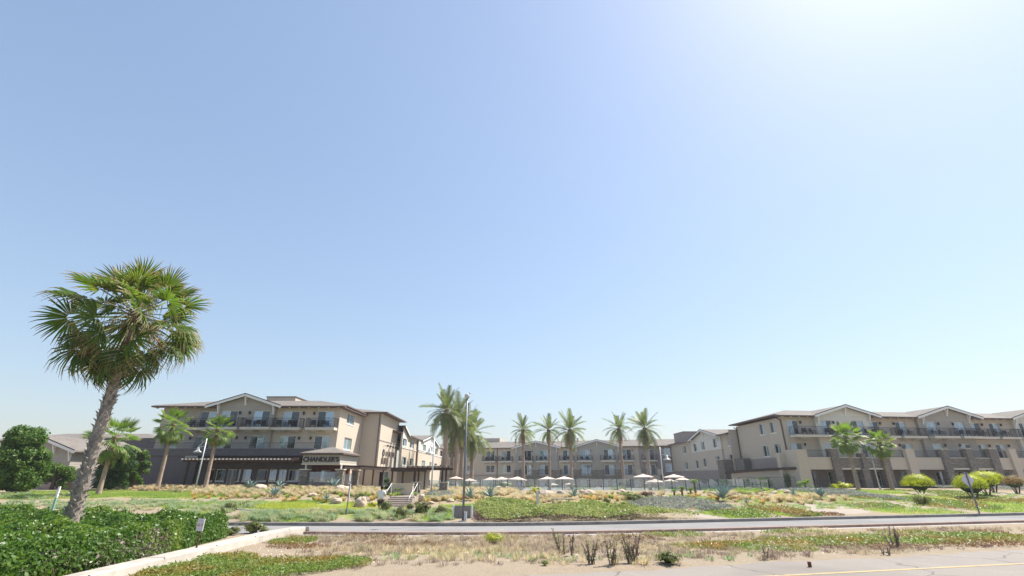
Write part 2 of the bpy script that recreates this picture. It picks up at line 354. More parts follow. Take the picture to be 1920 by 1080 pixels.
# patches of ground, as world ellipses (x, y, rx, ry)
def patch(px, py, rx, ry):
    x0, y0, z = gat(px, py); a = gat(px, py - ry); b = gat(px, py + ry); return (x0, (a[1] + b[1]) / 2, rx / pxm(y0), max(.4, abs(a[1] - b[1]) / 2))
LAWN = [patch(*p) for p in ((150, 928, 180, 9), (330, 928, 160, 8), (480, 948, 190, 9), (640, 950, 110, 6), (560, 968, 90, 12), (820, 965, 45, 12), (900, 948, 80, 5), (1060, 955, 190, 8),
       (1380, 965, 60, 8), (1480, 962, 40, 9), (1720, 960, 95, 8), (1860, 945, 90, 14), (1450, 922, 90, 5), (1620, 922, 80, 5), (1680, 935, 60, 8), (1890, 960, 60, 6), (700, 966, 40, 9), (380, 962, 40, 12), (1300, 935, 40, 6))]
STRAW = [patch(*p) for p in ((560, 925, 200, 9), (700, 925, 60, 8), (870, 930, 110, 14), (1000, 935, 60, 10), (1120, 937, 90, 6), (1420, 938, 90, 8), (1540, 935, 50, 8), (420, 915, 60, 6), (260, 912, 60, 5), (60, 915, 80, 5), (800, 1030, 260, 14), (1240, 1025, 150, 12))]
GRAVEL = [patch(*p) for p in ((1560, 955, 75, 9), (1330, 968, 30, 4), (1690, 948, 40, 5), (1880, 925, 40, 4), (1190, 953, 60, 4), (1250, 930, 20, 4))]
def ell(x, y, L):
    w = np.zeros(np.shape(x))
    for a, b, c, d in L: w = np.maximum(w, np.clip(1.25 - ((x - a) / c) ** 2 * .75 - ((y - b) / d) ** 2 * .75, 0, 1))
    return w
def build_ground():
    xs = np.concatenate([[-2500, -400, -150], np.arange(-90, 100, .7), [150, 400, 2500]])
    ys = np.concatenate([[-2500, -200, -30], np.arange(-4, 62, .45), np.arange(62, 150, 3), [200, 600, 3000]])
    X, Y = np.meshgrid(xs, ys); Z = hz(X, Y)
    e = Y - nk(X); f = Y - fk(X); Z = np.where((e > -.25) & (f < .25), -.06, Z)   # the drive is laid in a shallow bed
    tr = -X * .218 + Y * .976
    Z = np.where(tr < 13.4, -.03, Z)
    V = np.stack([X.ravel(), Y.ravel(), Z.ravel()], 1); nx = len(xs); ny = len(ys)
    i = (np.arange(ny - 1)[:, None] * nx + np.arange(nx - 1)[None]).ravel(); Fq = np.stack([i, i + 1, i + nx + 1, i + nx], 1)
    x, y = X.ravel(), Y.ravel(); f = y - fk(x)
    lawn = ell(x, y, LAWN); straw = np.maximum(ell(x, y, STRAW), np.where((f > 5) & (y < 56), .40, 0)); straw = np.where(f < 0, straw * .6, straw)
    gr = ell(x, y, GRAVEL); deck = ((y > 56) & (x > -14) & (x < 34)).astype(float)
    ob('ground', npmesh('ground', V, Fq, 'ground', True, dict(lawn=lawn, straw=straw, gravel=gr, deck=deck)), kind='structure')
build_ground()
def ribbon(name, xa, fa, fb, za, zb, mat, **k):
    V = []; F = []
    for i, x in enumerate(xa):
        V += [fa(x) + (za,), fb(x) + (zb,)]
        if i: F.append((2 * i - 2, 2 * i, 2 * i + 1, 2 * i - 1))
    return ob(name, npmesh(name, np.array(V), np.array(F), mat, True), **k)
XA = np.concatenate([np.arange(-90, 100, .5), np.arange(100, 300, 5)])
ribbon('road', XA, lambda x: (x, float(nk(x)) - .02), lambda x: (x, float(fk(x)) + .02), .0, .0, 'asphalt_far', kind='structure')
def kerb(name, xa, fn, w, h, mat, label=None):
    mb = MB(); prof = [(0, -.08), (0, h - .02), (.02, h), (w - .02, h), (w, h - .02), (w, -.08)]
    pts = [[(x, float(fn(x)) + p, z) for p, z in prof] for x in xa]; n = len(prof)
    for i in range(len(pts) - 1):
        for j in range(n - 1): mb.poly([pts[i][j], pts[i + 1][j], pts[i + 1][j + 1], pts[i][j + 1]])
    me = mb.mesh(name, mat); return ob(name, me, kind='structure')
kerb('far_kerb', XA, lambda x: fk(x), .22, .16, 'kerb_dark')
kerb('far_kerb_cap', XA, lambda x: fk(x) + .003 - .006, .226, .164, 'kerb_white').name = 'kerb_top'
bpy.data.objects.remove(bpy.data.objects['kerb_top'])
XN = XA[XA > -9.8]
kerb('near_kerb', XN, lambda x: nk(x) - .3, .26, .13, 'kerb_brown')
kerb('mow_strip', XN, lambda x: nk(x) - .72, .12, .035, 'kerb_white')
# near road with its worn yellow line, running 12.6 degrees off the picture plane
ca, sa = math.cos(R(12.6)), math.sin(R(12.6))
def st(s, t): return (s * ca - t * sa, s * sa + t * ca)
def redge(s): return 13.55 + .035 * s + .12 * math.sin(s * .7) + .07 * math.sin(s * 2.3 + 1) + .04 * math.sin(s * 6.1)
SA = np.arange(-60, 220, .3)
ribbon('near_road', SA, lambda s: st(s, -25), lambda s: st(s, redge(s)), .006, .006, 'asphalt', kind='structure')
ribbon('road_line', np.arange(-40, 200, 2.), lambda s: st(s, 12.14), lambda s: st(s, 12.27), .012, .012, 'yellow_paint', kind='structure')

# ------------------------------------------------------------------ buildings
def fr(ox, oy, ang): return T((ox, oy, 0)) @ Matrix.Rotation(ang, 4, 'Z')
class Bld:
    def __init__(s, name, loc, label, cat='hotel'):
        s.root = thing(name, loc, label, cat); s.inv = T(Vector(loc)).inverted(); s.F = None
    def part(s, name, me, loc=(0, 0, 0), F=None):
        return ob(name, me, s.root, M=s.inv @ (F or s.F) @ T(loc))
    def wall(s, x0, x1, z0, z1, ops, mat, y=0, ret=.6, name='wall', reveal=.28):
        mb = MB(); xs = sorted({x0, x1, *[v for o in ops for v in o[:2] if x0 < v < x1]}); zs = sorted({z0, z1, *[v for o in ops for v in o[2:4] if z0 < v < z1]})
        for i in range(len(xs) - 1):
            for j in range(len(zs) - 1):
                cx = (xs[i] + xs[i + 1]) / 2; cz = (zs[j] + zs[j + 1]) / 2
                if any(o[0] < cx < o[1] and o[2] < cz < o[3] for o in ops): continue
                mb.poly([(xs[i], 0, zs[j]), (xs[i + 1], 0, zs[j]), (xs[i + 1], 0, zs[j + 1]), (xs[i], 0, zs[j + 1])])
        for a, b, c, d in [o[:4] for o in ops]:
            a, b, c, d = max(a, x0), min(b, x1), max(c, z0), min(d, z1)
            mb.poly([(a, 0, c), (a, 0, d), (a, reveal, d), (a, reveal, c)]); mb.poly([(b, 0, c), (b, reveal, c), (b, reveal, d), (b, 0, d)])
            mb.poly([(a, 0, d), (b, 0, d), (b, reveal, d), (a, reveal, d)]); mb.poly([(a, 0, c), (a, reveal, c), (b, reveal, c), (b, 0, c)])
        for x in (x0 + .006, x1 - .006): mb.poly([(x, .002, z0), (x, ret, z0), (x, ret, z1), (x, .002, z1)])
        mb.poly([(x0, 0, z1), (x1, 0, z1), (x1, ret, z1), (x0, ret, z1)])
        return s.part(name, mb.mesh(name, mat), (0, y, 0))
    def window(s, x0, x1, z0, z1, y=0, kinds='cd', door=False, trim='white_trim', inset=.1):
        w = round(x1 - x0, 2); h = round(z1 - z0, 2); key = ('w', w, h, door, trim); t = .085
        if key not in CACHE:
            mb = MB(); f = .07; mb.box(0, f, 0, t, 0, h); mb.box(w - f, w, 0, t, 0, h); mb.box(f, w - f, 0, t, h - f, h); mb.box(f, w - f, 0, t, 0, f); mb.box(w / 2 - .04, w / 2 + .04, .01, t, f, h - f)
            if not door: mb.box(-.08, w + .08, -.14, -.003, -.12, -.002)
            CACHE[key] = mb.mesh('window_frame', trim)
            pb = MB().box(0, w / 2 - .11, 0, .02, 0, h - .14); CACHE[('p',) + key] = {k: pb.mesh('pane', v) for k, v in PK.items()}
        o = s.part('sliding_door' if door else 'window', CACHE[key], (x0, y + inset, z0))
        for i, k in enumerate(kinds): ob('pane', CACHE[('p',) + key][k], o, (.07 if i == 0 else w / 2 + .04, .03, .07))
        return o
    def balcony(s, x0, x1, z, y=0, d=1.3, side=.3, taper=True, h=1.08, slab='cream_trim'):
        L = round(x1 - x0, 2); key = ('b', L, d, taper)
        if key not in CACHE:
            mb = MB(); mb.box(0, L, -d, -.003, -.3, 0)
            if taper:
                for a in (L * .12, L * .62): mb.poly([(a, -d + .1, -.3), (a + .9, -d + .1, -.3), (a + .75, -.01, -.62), (a + .1, -.01, -.62)]); mb.poly([(a, -d + .1, -.3), (a + .1, -.01, -.62), (a, -.01, -.3)]); mb.poly([(a + .9, -d + .1, -.3), (a + .9, -.01, -.3), (a + .75, -.01, -.62)])
            CACHE[key] = mb.mesh('balcony', slab); CACHE[('r',) + key] = railing([(0.04, -.05), (.04, -d + .05), (L - .04, -d + .05), (L - .04, -.05)], h)
        o = s.part('balcony', CACHE[key], (x0, y, z)); ob('railing', CACHE[('r',) + key], o, (0, 0, 0)); return o
    def rail(s, x0, x1, z, y, h=1.05): return s.part('railing', railing([(0, 0), (x1 - x0, 0)], h), (x0, y, z))
    def gable(s, x0, x1, ze, zp, y=-.6, back=7, mat='siding_grey', bx0=None, bx1=None, br=(.06, .5, .94), ov=.55):
        """Front gable: wall triangle, roof slabs, white rake boards and brackets."""
        xm = (x0 + x1) / 2; bx0 = bx0 or x0 + .9; bx1 = bx1 or x1 - .9; sl = (zp - ze) / (xm - x0); zb = lambda x: zp - abs(x - xm) * sl - .22
        mb = MB(); zz = ze - .45
        mb.poly([(bx0, 0, zz), (bx1, 0, zz), (bx1, 0, zb(bx1)), (xm, 0, zb(xm)), (bx0, 0, zb(bx0))])
        s.part('gable_wall', mb.mesh('gable_wall', mat), (0, y - .004, 0))
        r = MB()
        for a in (x0, x1):
            n = .16; P = [(a, y - ov, ze), (xm, y - ov, zp), (xm, y + back, zp), (a, y + back, ze)]; Q = [(p[0], p[1], p[2] - n) for p in P]
            r.poly(P); r.poly(Q); r.poly([P[0], P[3], Q[3], Q[0]]); r.poly([P[0], P[1], Q[1], Q[0]])
        s.part('gable_roof', r.mesh('gable_roof', 'roof_tile'))
        for a in (x0, x1):
            s.part('rake_board', MB().bar((a, y - ov - .03, ze - .16), (xm, y - ov - .03, zp - .16), .05, .3).mesh('rake_board', 'white_trim'))
            s.part('roof_edge', MB().bar((a, y - ov - .04, ze + .03), (xm, y - ov - .04, zp + .03), .07, .09).mesh('roof_edge', 'dark_metal'))
        for k in br:
            x = x0 + (x1 - x0) * k; x = min(max(x, bx0 + .15), bx1 - .15); zt = zb(x) + .02
            b = MB().box(-.09, .09, -ov + .02, -.01, -.18, 0).box(-.09, .09, -.14, -.01, -1.15, -.18).bar((0, -ov + .1, -.18), (0, -.1, -1.0), .13)
            s.part('bracket', b.mesh('bracket', 'white_trim'), (x, y, zt))
    def hip(s, x0, x1, y0, y1, ze, rise, mat='roof_tile', name='roof', run=None, ends=(1, 1), skl=0):
        r = run or (y1 - y0) / 2; ym = (y0 + y1) / 2; a = x0 + r * ends[0]; b = x1 - r * ends[1]; mb = MB()
        A, B, C, D = (x0, y0, ze), (x1, y0, ze), (x1, y1, ze), (x0 + skl, y1, ze); P, Q = (a, ym, ze + rise), (b, ym, ze + rise)
        mb.poly([A, B, Q, P]); mb.poly([B, C, Q]); mb.poly([C, D, P, Q]); mb.poly([D, A, P])
        mb.poly([(p[0], p[1], p[2] - .16) for p in (A, D, C, B)], 1)
        for p, q in ((A, B), (B, C), (C, D), (D, A)): mb.poly([p, q, (q[0], q[1], q[2] - .16), (p[0], p[1], p[2] - .16)], 1)
        return s.part(name, mb.mesh(name, [mat, 'brown_pipe']))
    def hipb(s, x0, x1, y0, y1, ze, rise, bays, skl=0, ends=(1, 1), run=None, zw=None):
        # main roof whose front eave is broken where gabled bays stand proud
        r = run or (y1 - y0) / 2; sl = rise / ((y1 - y0) / 2); yb = .06; zb = ze + sl * (yb - y0); zw = zw or ze - .16
        s.hip(x0, x1, yb, y1, zb, rise - (zb - ze), run=r, skl=skl, ends=ends); e = [x0] + [v for b in bays for v in b] + [x1]
        for a, b in zip(e[::2], e[1::2]):
            mb = MB(); mb.poly([(a, y0, ze), (b, y0, ze), (b, yb, zb), (a, yb, zb)]); mb.poly([(a, y0, ze - .16), (a, yb, zw), (b, yb, zw), (b, y0, ze - .16)], 1); mb.poly([(a, y0, ze - .16), (b, y0, ze - .16), (b, y0, ze), (a, y0, ze)], 1)
            for x in (a, b): mb.poly([(x, y0, ze - .16), (x, y0, ze), (x, yb, zb), (x, yb, zw)], 1)
            s.part('eave', mb.mesh('eave', ['roof_tile', 'brown_pipe']))
            for k in range(int((b - a) / 1.2)): s.part('rafter_tail', CACHE.setdefault('rt', MB().box(-.05, .05, .06, .5, -.3, -.17).mesh('rafter_tail', 'cream_trim')), (a + .6 + k * 1.2, y0, ze))
    def lamp(s, x, z, y=0):
        if 'wl' not in CACHE: CACHE['wl'] = MB().box(-.08, .08, -.2, -.01, -.14, .14).box(-.12, .12, -.26, 0, .14, .18).mesh('wall_lamp', 'dark_metal')
        s.part('wall_lamp', CACHE['wl'], (x, y, z))
    def pipe(s, pts, r=.06): s.part('downspout', MB().tube(pts, r, 6).mesh('downspout', 'brown_pipe'))
CACHE = {}; PK = dict(d='glass_dark', c='glass_curtain', b='glass_blue', g='glass_green')
def railing(path, h=1.05, step=.13, mat='rail_metal'):
    mb = MB()
    for (xa, ya), (xb, yb) in zip(path[:-1], path[1:]):
        mb.bar((xa, ya, h), (xb, yb, h), .045); mb.bar((xa, ya, .08), (xb, yb, .08), .03); L = math.hypot(xb - xa, yb - ya); n = max(1, int(L / step))
        for i in range(n + 1):
            u = i / n; x = xa + (xb - xa) * u; y = ya + (yb - ya) * u; w = .045 if i in (0, n) else .016
            mb.bar((x, y, 0), (x, y, h), w)
    return mb.mesh('railing', mat)
CHAIRS = []      # (world point, facing, label) for seats that stand on balconies
def seats(F, x, y, z, where):
    for k, (dx, w) in enumerate(((0, 'left'), (1.15, 'right'))):
        CHAIRS.append((F @ Vector((x + dx, y, z)), F.to_euler().z, f'{w}-hand dark chair {where}'))

# ---- left block with the restaurant
L = Bld('hotel_building', (-32, 60, 1), 'three-storey grey and tan hotel block with white gable and a ground-floor restaurant'); L.F = F = T((0, 60, 0))
W2 = lambda x, z0=5.0, z1=7.0: (x, x + 2.0, z0, z1)
d3 = {k: (x, x + 2.05, 7.93, 9.95) for k, x in dict(D1=-38.9, D2=-35.95, D3=-31.95, D4=-28.5, D5=-24.2).items()}
e2 = {k: (x, x + 2.0, 5.02, 7.0) for k, x in dict(E1=-38.95, E2=-35.9, E3=-31.9, E4=-28.45, E5=-24.2).items()}
L.wall(-43.6, -36.5, 4.9, 10.4, [d3['D1'], e2['E1'], (-42.6, -40.9, 5.02, 7)], 'siding_grey', .25)
L.wall(-36.5, -29.35, 4.9, 10.4, [d3['D2'], d3['D3'], e2['E2'], e2['E3']], 'siding_grey', -.35, ret=.8)
L.wall(-29.35, -21.4, 4.9, 10.4, [d3['D4'], d3['D5'], e2['E4'], e2['E5']], 'stucco', .1, ret=.3)
kd = dict(D1='dc', D2='cd', D3='bd', D4='cd', D5='db', E1='dd', E2='cd', E3='dc', E4='gd', E5='dg')
for k, v in {**d3, **e2}.items(): L.window(*v, y={'1': .25, '2': -.35, '3': -.35}.get(k[1], .1), kinds=kd[k], door=True)
L.window(-42.6, -40.9, 5.02, 7, .25, 'dc', True)
for (a, b, nm) in ((-39.9, -36.55, 'on the upper balcony left of the gabled bay'), (-36.4, -33.0, 'on the left balcony under the left block gable'), (-32.7, -29.2, 'on the right balcony under the left block gable'), (-29.15, -25.7, 'on the upper balcony just right of the gabled bay'), (-25.0, -21.5, 'on the upper balcony above the restaurant sign')):
    yb = .25 if a < -37 else (-.35 if a < -30 else .1); L.balcony(a, b, 7.9, yb, 1.2); seats(F, a + .7, yb - .75, 7.9, nm)
for x in (-33.6, -32.4, -25.9, -24.6): L.lamp(x, 9.65, -.35 if x < -30 else .1)
for x in (-33.4, -32.3, -26.0, -24.6, -39.4): L.lamp(x, 6.7, .25 if x < -37 else (-.35 if x < -30 else .1))
L.gable(-37.8, -28.5, 10.5, 11.95, -.35, 6, 'siding_grey', -36.5, -29.35)
L.hipb(-44.6, -20.7, -.7, 10.2, 10.5, 1.45, [(-36.5, -29.35)])
L.hip(-44.9, -17.8, 8.9, 22, 10.95, 1.3)
L.part('roof_penthouse', MB().box(-34.2, -30.2, 6.5, 15, 10.9, 12.65).mesh('roof_penthouse', 'stucco_cream'))
L.part('penthouse_cap', MB().box(-34.3, -30.1, 6.4, 15.1, 12.653, 12.75).mesh('penthouse_cap', 'brown_pipe'))
L.part('left_wall', MB().box(-43.6, -43.3, .6, 20, 1, 10.4).mesh('left_wall', 'stucco'))
L.part('rear_wall', MB().box(-43.3, -19, 20.6, 20.9, 1, 10.8).mesh('rear_wall', 'stucco'))
L.F = FS = fr(-21.4, 60.1, math.pi / 2)
L.wall(.0, 9.4, .9, 10.4, [(2.75, 5.7, 8.75, 10.1), (2.75, 5.7, 5.6, 7.05)], 'stucco', ret=.3, name='side_wall')
L.window(2.75, 5.7, 8.75, 10.1, 0, 'gc'); L.window(2.75, 5.7, 5.6, 7.05, 0, 'cg')
L.F = F
L.wall(-21.39, -18.7, .9, 10.85, [], 'stucco', 9.5, ret=.3, name='tower_front')
L.pipe([(-18.95, 9.4, 10.7), (-18.95, 9.4, 1)], .08)
L.part('gutter', MB().box(-21.6, -20.75, -.78, 9, 10.3, 10.42).mesh('gutter', 'brown_pipe'))
L.F = FT = fr(-18.7, 69.5, math.pi / 2)
L.wall(0, 11.2, .9, 10.85, [], 'stucco', ret=.3, name='tower_side')
L.part('string_course', MB().box(0, 11.2, -.05, -.003, 7.1, 7.2).mesh('string_course', 'stucco_dark'))
for i in range(6):
    x = 2.6 + i * 1.6
    L.part('sign_lamp', MB().bar((x, 0, 6.45), (x, -.55, 6.6), .06).box(x - .13, x + .13, -.75, -.5, 6.42, 6.62).mesh('sign_lamp', 'dark_metal'))
def text_mesh(s, size, depth, off, mat):
    cu = bpy.data.curves.new('lettering', 'FONT'); cu.body = s; cu.size = size; cu.extrude = depth; cu.offset = off; cu.align_x = 'CENTER'; cu.align_y = 'CENTER'
    o = bpy.data.objects.new('tmp', cu); COL.objects.link(o); dg = bpy.context.evaluated_depsgraph_get(); dg.update()
    me = bpy.data.meshes.new_from_object(o.evaluated_get(dg)); bpy.data.objects.remove(o); me.materials.clear(); me.materials.append(MATS[mat]); return me
RX = Matrix.Rotation(math.pi / 2, 4, 'X')
o = L.part('sign_lettering', text_mesh("CHANDLER'S", .95, .05, .01, 'letter_tan')); o.matrix_local = L.inv @ FT @ T((6.9, -.08, 5.5)) @ RX
o = L.part('sign_emblem', MB().lathe([(.34, 0), (.5, 0), (.5, .06), (.34, .06), (.34, 0)], 20).mesh('sign_emblem', 'letter_dark')); o.matrix_local = L.inv @ FT @ T((2.6, -.05, 5.55)) @ RX
for x in (1.9, 3.4, 4.6):
    L.part('wall_bracket', MB().box(x, x + .16, -.3, -.003, 4.0, 4.9).mesh('wall_bracket', 'letter_tan'))
# restaurant ground floor
L.F = FG_ = T((0, 57, 0))
wins = [(-38.2, -38.1, 1, 1.1)]
wr = [(-34.62, -32.6, 1.9, 3.14), (-32.38, -31.3, 1.2, 3.14), (-31.15, -29.65, 1.9, 3.14), (-28.97, -26.75, 1.9, 3.12), (-26.56, -25.64, 1.9, 3.12), (-25.43, -23.8, 1.9, 3.1)]
L.wall(-42.5, -35.9, .9, 4.58, [], 'siding_dark', 0, name='restaurant_wall')
L.wall(-35.9, -22.9, .9, 4.58, wr, 'siding_dark', .35, name='restaurant_wall')
for w, k in zip(wr, ('dd', 'dd', 'cb', 'db', 'bb', 'dg')): L.window(*w, .35, k)
L.part('parapet', MB().box(-42.6, -22.7, -.12, .2, 4.58, 5.3).mesh('parapet', 'band_dark'))
L.part('parapet_cap', MB().box(-42.65, -22.65, -.18, .26, 5.3, 5.38).mesh('parapet_cap', 'grey_steel'))
L.part('terrace_floor', MB().box(-42.5, -21.4, .2, 3.4, 4.75, 4.95).mesh('terrace_floor', 'concrete'))
L.part('left_wall', MB().box(-42.5, -42.2, .6, 4, .9, 5.1).mesh('left_wall', 'siding_dark'))
L.rail(-42.3, -21.6, 4.96, .35, 1.05)
L.part('wall_vent', MB().box(-37.35, -35.95, -.05, -.003, 3.98, 4.56).mesh('wall_vent', 'pale_steel'))
for i in range(4): L.part('vent_slat', MB().box(-37.28, -36.02, -.09, -.053, 4.05 + i * .13, 4.09 + i * .13).mesh('vent_slat', 'band_dark'))
# sign pavilion over the restaurant corner
L.F = FP = T((0, 54, 0))
L.part('sign_box', MB().box(-22.63, -18.57, 0, 5.8, 3.66, 4.53).mesh('sign_box', 'siding_sign'))
L.part('sign_box_trim', MB().box(-22.7, -18.5, -.06, 5.85, 3.56, 3.657).mesh('sign_box_trim', 'cream_trim'))
L.hip(-22.95, -18.2, -.35, 6.0, 4.76, .75, name='pavilion_roof', run=2.3)
L.part('roof_fascia', MB().box(-22.8, -18.35, -.25, 5.9, 4.532, 4.6).mesh('roof_fascia', 'band_dark'))
o = L.part('sign_lettering', text_mesh("CHANDLER'S", .66, .05, .018, 'letter_dark')); o.matrix_local = L.inv @ FP @ T((-20.62, -.07, 4.07)) @ RX
for x, y, w in ((-22.75, 0, .85), (-18.9, .0, .8), (-18.75, 5.0, .75)):
    L.part('stone_pillar', MB().box(x, x + w, y, y + w, .9, 3.02).mesh('stone_pillar', 'stone_dark' if x < -20 else 'stone'))
    L.part('pillar_cap', MB().box(x - .08, x + w + .08, y - .08, y + w + .08, 3.023, 3.13).mesh('pillar_cap', 'cream_trim'))
    L.part('post', MB().box(x + w / 2 - .07, x + w / 2 + .07, y + w / 2 - .07, y + w / 2 + .07, 3.13, 3.56).mesh('post', 'white_trim'))
L.part('low_stone_wall', MB().box(-21.9, -18.9, .2, .55, .9, 1.8).mesh('low_stone_wall', 'stone_dark'))
L.part('glass_screen', MB().box(-21.85, -18.95, .34, .37, 1.8, 2.85).mesh('glass_screen', 'fence_glass'))
L.part('glass_screen', MB().box(-18.5, -18.47, .9, 4.9, 1.5, 2.7).mesh('glass_screen', 'fence_glass'))
L.wall(-22.9, -18.8, .9, 3.56, [(-22.0, -20.85, 1.83, 3.03)], 'red_wood', 3.9, name='entry_wall'); L.window(-22.0, -20.85, 1.83, 3.03, 3.9, 'bb')
L.wall(-18.8, -14.9, .9, 3.4, [(-17.5, -16.2, 1.1, 3.0)], 'stucco', 12.3, name='entry_wall'); L.window(-17.5, -16.2, 1.1, 3.0, 12.3, 'dg', True)

# ---- rear left wing, facing the pool court
B = Bld('hotel_wing', (-18, 100, .1), 'tan and white receding hotel wing behind the tall date palm cluster'); B.F = F = fr(-17.7, 80.6, math.pi / 2)
w3 = [(-1 + .4, 2.3, 7.0, 8.15), (5.2, 8.6, 7.0, 8.15), (16.3, 19.3, 7.05, 8.25), (24.4, 27.4, 7.05, 8.3), (31.6, 35.2, 6.95, 8.3), (39.5, 43.6, 6.95, 8.3)]
w2 = [(0, 3, 4.1, 5.3), (6.1, 9.3, 4.1, 5.3), (15.6, 19.3, 4.15, 5.25), (24.8, 27.4, 4.15, 5.2), (31.6, 35.4, 3.7, 5.1), (39.8, 43.2, 3.6, 5.0)]
B.wall(-1, 11.3, -.6, 6.7, [w for w in w2 if w[0] < 11], 'stucco', ret=.4)
B.wall(-1, 4.0, 6.7, 8.8, w3[:1], 'siding_white', ret=.3); B.wall(4.0, 11.3, 6.7, 8.8, w3[1:2], 'stucco', ret=.3)
B.wall(11.3, 44.6, -.6, 6.7, [w for w in w2 if w[0] > 11], 'stucco', -.35, ret=.7)
B.wall(11.3, 31, 6.7, 8.8, w3[2:4], 'siding_white', -.35, ret=.7); B.wall(31, 44.6, 6.7, 8.8, w3[4:], 'stucco', -.35, ret=.7)
B.part('string_course', MB().box(-1, 11.2, -.07, -.003, 6.66, 6.76).mesh('string_course', 'white_trim')); B.part('string_course', MB().box(11.3, 44.6, -.42, -.36, 6.66, 6.76).mesh('string_course', 'white_trim'))
for w, k in zip(w3 + w2, ('dc', 'dc', 'dg', 'cd', 'dg', 'dd', 'gd', 'dg', 'gc', 'dg', 'dg', 'dd')): B.window(*w, -.35 if w[0] > 11 else 0, k)
mb = MB(); mb.poly([(-.9, 0, 8.4), (3.3, 0, 8.4), (3.3, 0, 8.7), (-.9, 0, 9.9)]); B.part('gable_wall', mb.mesh('gable_wall', 'siding_white'), (0, -.004, 0))
mb = MB(); mb.poly([(-.9, -.3, 10.12), (3.9, -.3, 8.75), (3.9, 3, 8.75), (-.9, 3, 10.12)]); mb.poly([(-.9, -.3, 9.98), (-.9, 3, 9.98), (3.9, 3, 8.6), (3.9, -.3, 8.6)]); B.part('gable_roof', mb.mesh('gable_roof', 'roof_tile')); B.part('rake_board', MB().bar((-.9, -.33, 10.0), (3.9, -.33, 8.62), .05, .26).mesh('rake_board', 'white_trim'))
B.gable(13.6, 36.5, 8.85, 10.55, -.35, 7, 'siding_white', 14.6, 35.4, br=(.08, .5, .92), ov=.3)
B.hipb(-4, 58, -.5, 13, 8.85, 1.6, [(-3.5, 3.3), (14.6, 35.4)], ends=(0, 1)); B.part('rear_wall', MB().box(-1, 44.6, 12, 12.3, -.6, 8.7).mesh('rear_wall', 'stucco'))
B.pipe([(11.2, -.1, 8.7), (11.2, -.1, 0)], .1)
B.part('string_course', MB().box(11.31, 31, -.42, -.352, 6.9, 6.96).mesh('string_course', 'cream_trim'))

# ---- central wing
C_ = Bld('hotel_wing', (10, 118, .1), 'long three-storey brown hotel wing with two white-trimmed gables behind the pool umbrellas'); ANG = math.atan2(-13, 54)
C_.F = F = fr(-17, 125, ANG)
dd = [10.95, 15.05, 20.2, 24.4, 29.9, 34.15, 39.45, 43.55, 48.65]; dw = 2.15
def cy(x): return -.5 if 18.5 < x < 28.7 or 33 < x < 43 else (0 if x < 13.9 else -.12)
secs = [(-1, 13.9, 'stucco', 0), (13.9, 18.55, 'stucco', -.12), (18.55, 28.7, 'siding_grey', -.5), (28.7, 33.0, 'stucco', -.12), (33, 43, 'siding_grey', -.5), (43, 47.3, 'stucco', -.12), (47.3, 57.2, 'stucco_dark', -.12)]
extra = [(5.95, 7.7, 6.6, 8.28), (6.05, 7.75, 3.2, 4.9), (1.2, 2.9, 6.6, 8.28), (52.9, 54.7, 6.7, 8.35), (52.9, 54.7, 3.4, 5.1)]
gw = [(19.5 + i * 3.6, 21.9 + i * 3.6, -.3, 1.75) for i in range(8)]
ops = [(x, x + dw, 5.82, 8.18) for x in dd] + [(x, x + dw, 3.2, 4.9) for x in dd[:2]] + [(x, x + dw, 2.7, 4.88) for x in dd[2:]] + extra + gw
kk = ['dd', 'gd', 'dd', 'bc', 'db', 'cb', 'db', 'bd', 'cd', 'dd', 'gd', 'db', 'cd', 'dc', 'bb', 'dc', 'cd', 'bd', 'bd', 'gd', 'dd', 'cb', 'cb'] + ['bd', 'dc'] * 4
for a, b, m, y in secs: C_.wall(a, b, -.6, 8.7, [w for w in ops if a <= w[0] < b], m, y, ret=.7)
for w, k in zip(ops, kk): C_.window(*w, cy(w[0]), k, door=(w[3] - w[2] > 2))
C_.part('stucco_band', MB().box(-1, 18.5, -.18, -.122, 2.55, 2.7).mesh('stucco_band', 'stucco_dark'))
for x in dd:
    C_.balcony(x - .75, x + dw + .55, 5.78, cy(x), 1.2)
for i, x in enumerate(dd): seats(F, x + .3, cy(x) - .7, 5.78, f'on the {["first","second","third","fourth","fifth","sixth","seventh","eighth","ninth"][i]} top balcony from the left, central wing')
for x in dd[2:]: C_.rail(x - .5, x + dw + .4, 2.72, cy(x) - .55, 1.05)
for i, x in enumerate(dd[2:]): C_.lamp(x + dw + .25, 7.9, cy(x)); C_.lamp(x + dw + .25, 4.6, cy(x))
# stone base with piers between the doors
px_ = [(18.3, 19.6), (22.7, 24.1), (26.9, 29.3), (32.2, 33.8), (36.8, 39.1), (41.9, 43.2)]
for a, b in px_: C_.part('stone_pier', MB().box(a, b, -1.25, -.51, 1.9, 3.85).mesh('stone_pier', 'stone')); C_.part('pier_cap', MB().box(a - .05, b + .05, -1.3, -.51, 3.853, 3.93).mesh('pier_cap', 'cream_trim'))
C_.part('stone_base', MB().box(18.2, 43.3, -1.2, -.52, 1.7, 2.62).mesh('stone_base', 'stone')); C_.part('base_cap', MB().box(18.2, 43.3, -1.22, -.52, 2.623, 2.7).mesh('base_cap', 'cream_trim'))
C_.part('stucco_base', MB().box(43.31, 51.5, -1.0, -.13, 1.7, 2.62).mesh('stucco_base', 'stucco'))
for a in (46.4, 51.0): C_.part('stucco_pier', MB().box(a, a + 1.1, -1.1, -.13, 2.623, 3.95).mesh('stucco_pier', 'stucco'))
C_.gable(17.6, 29.5, 8.8, 10.3, -.5, 6, 'siding_grey', 18.55, 28.7); C_.gable(32.3, 43.8, 8.8, 10.4, -.5, 6, 'siding_grey', 33, 43)
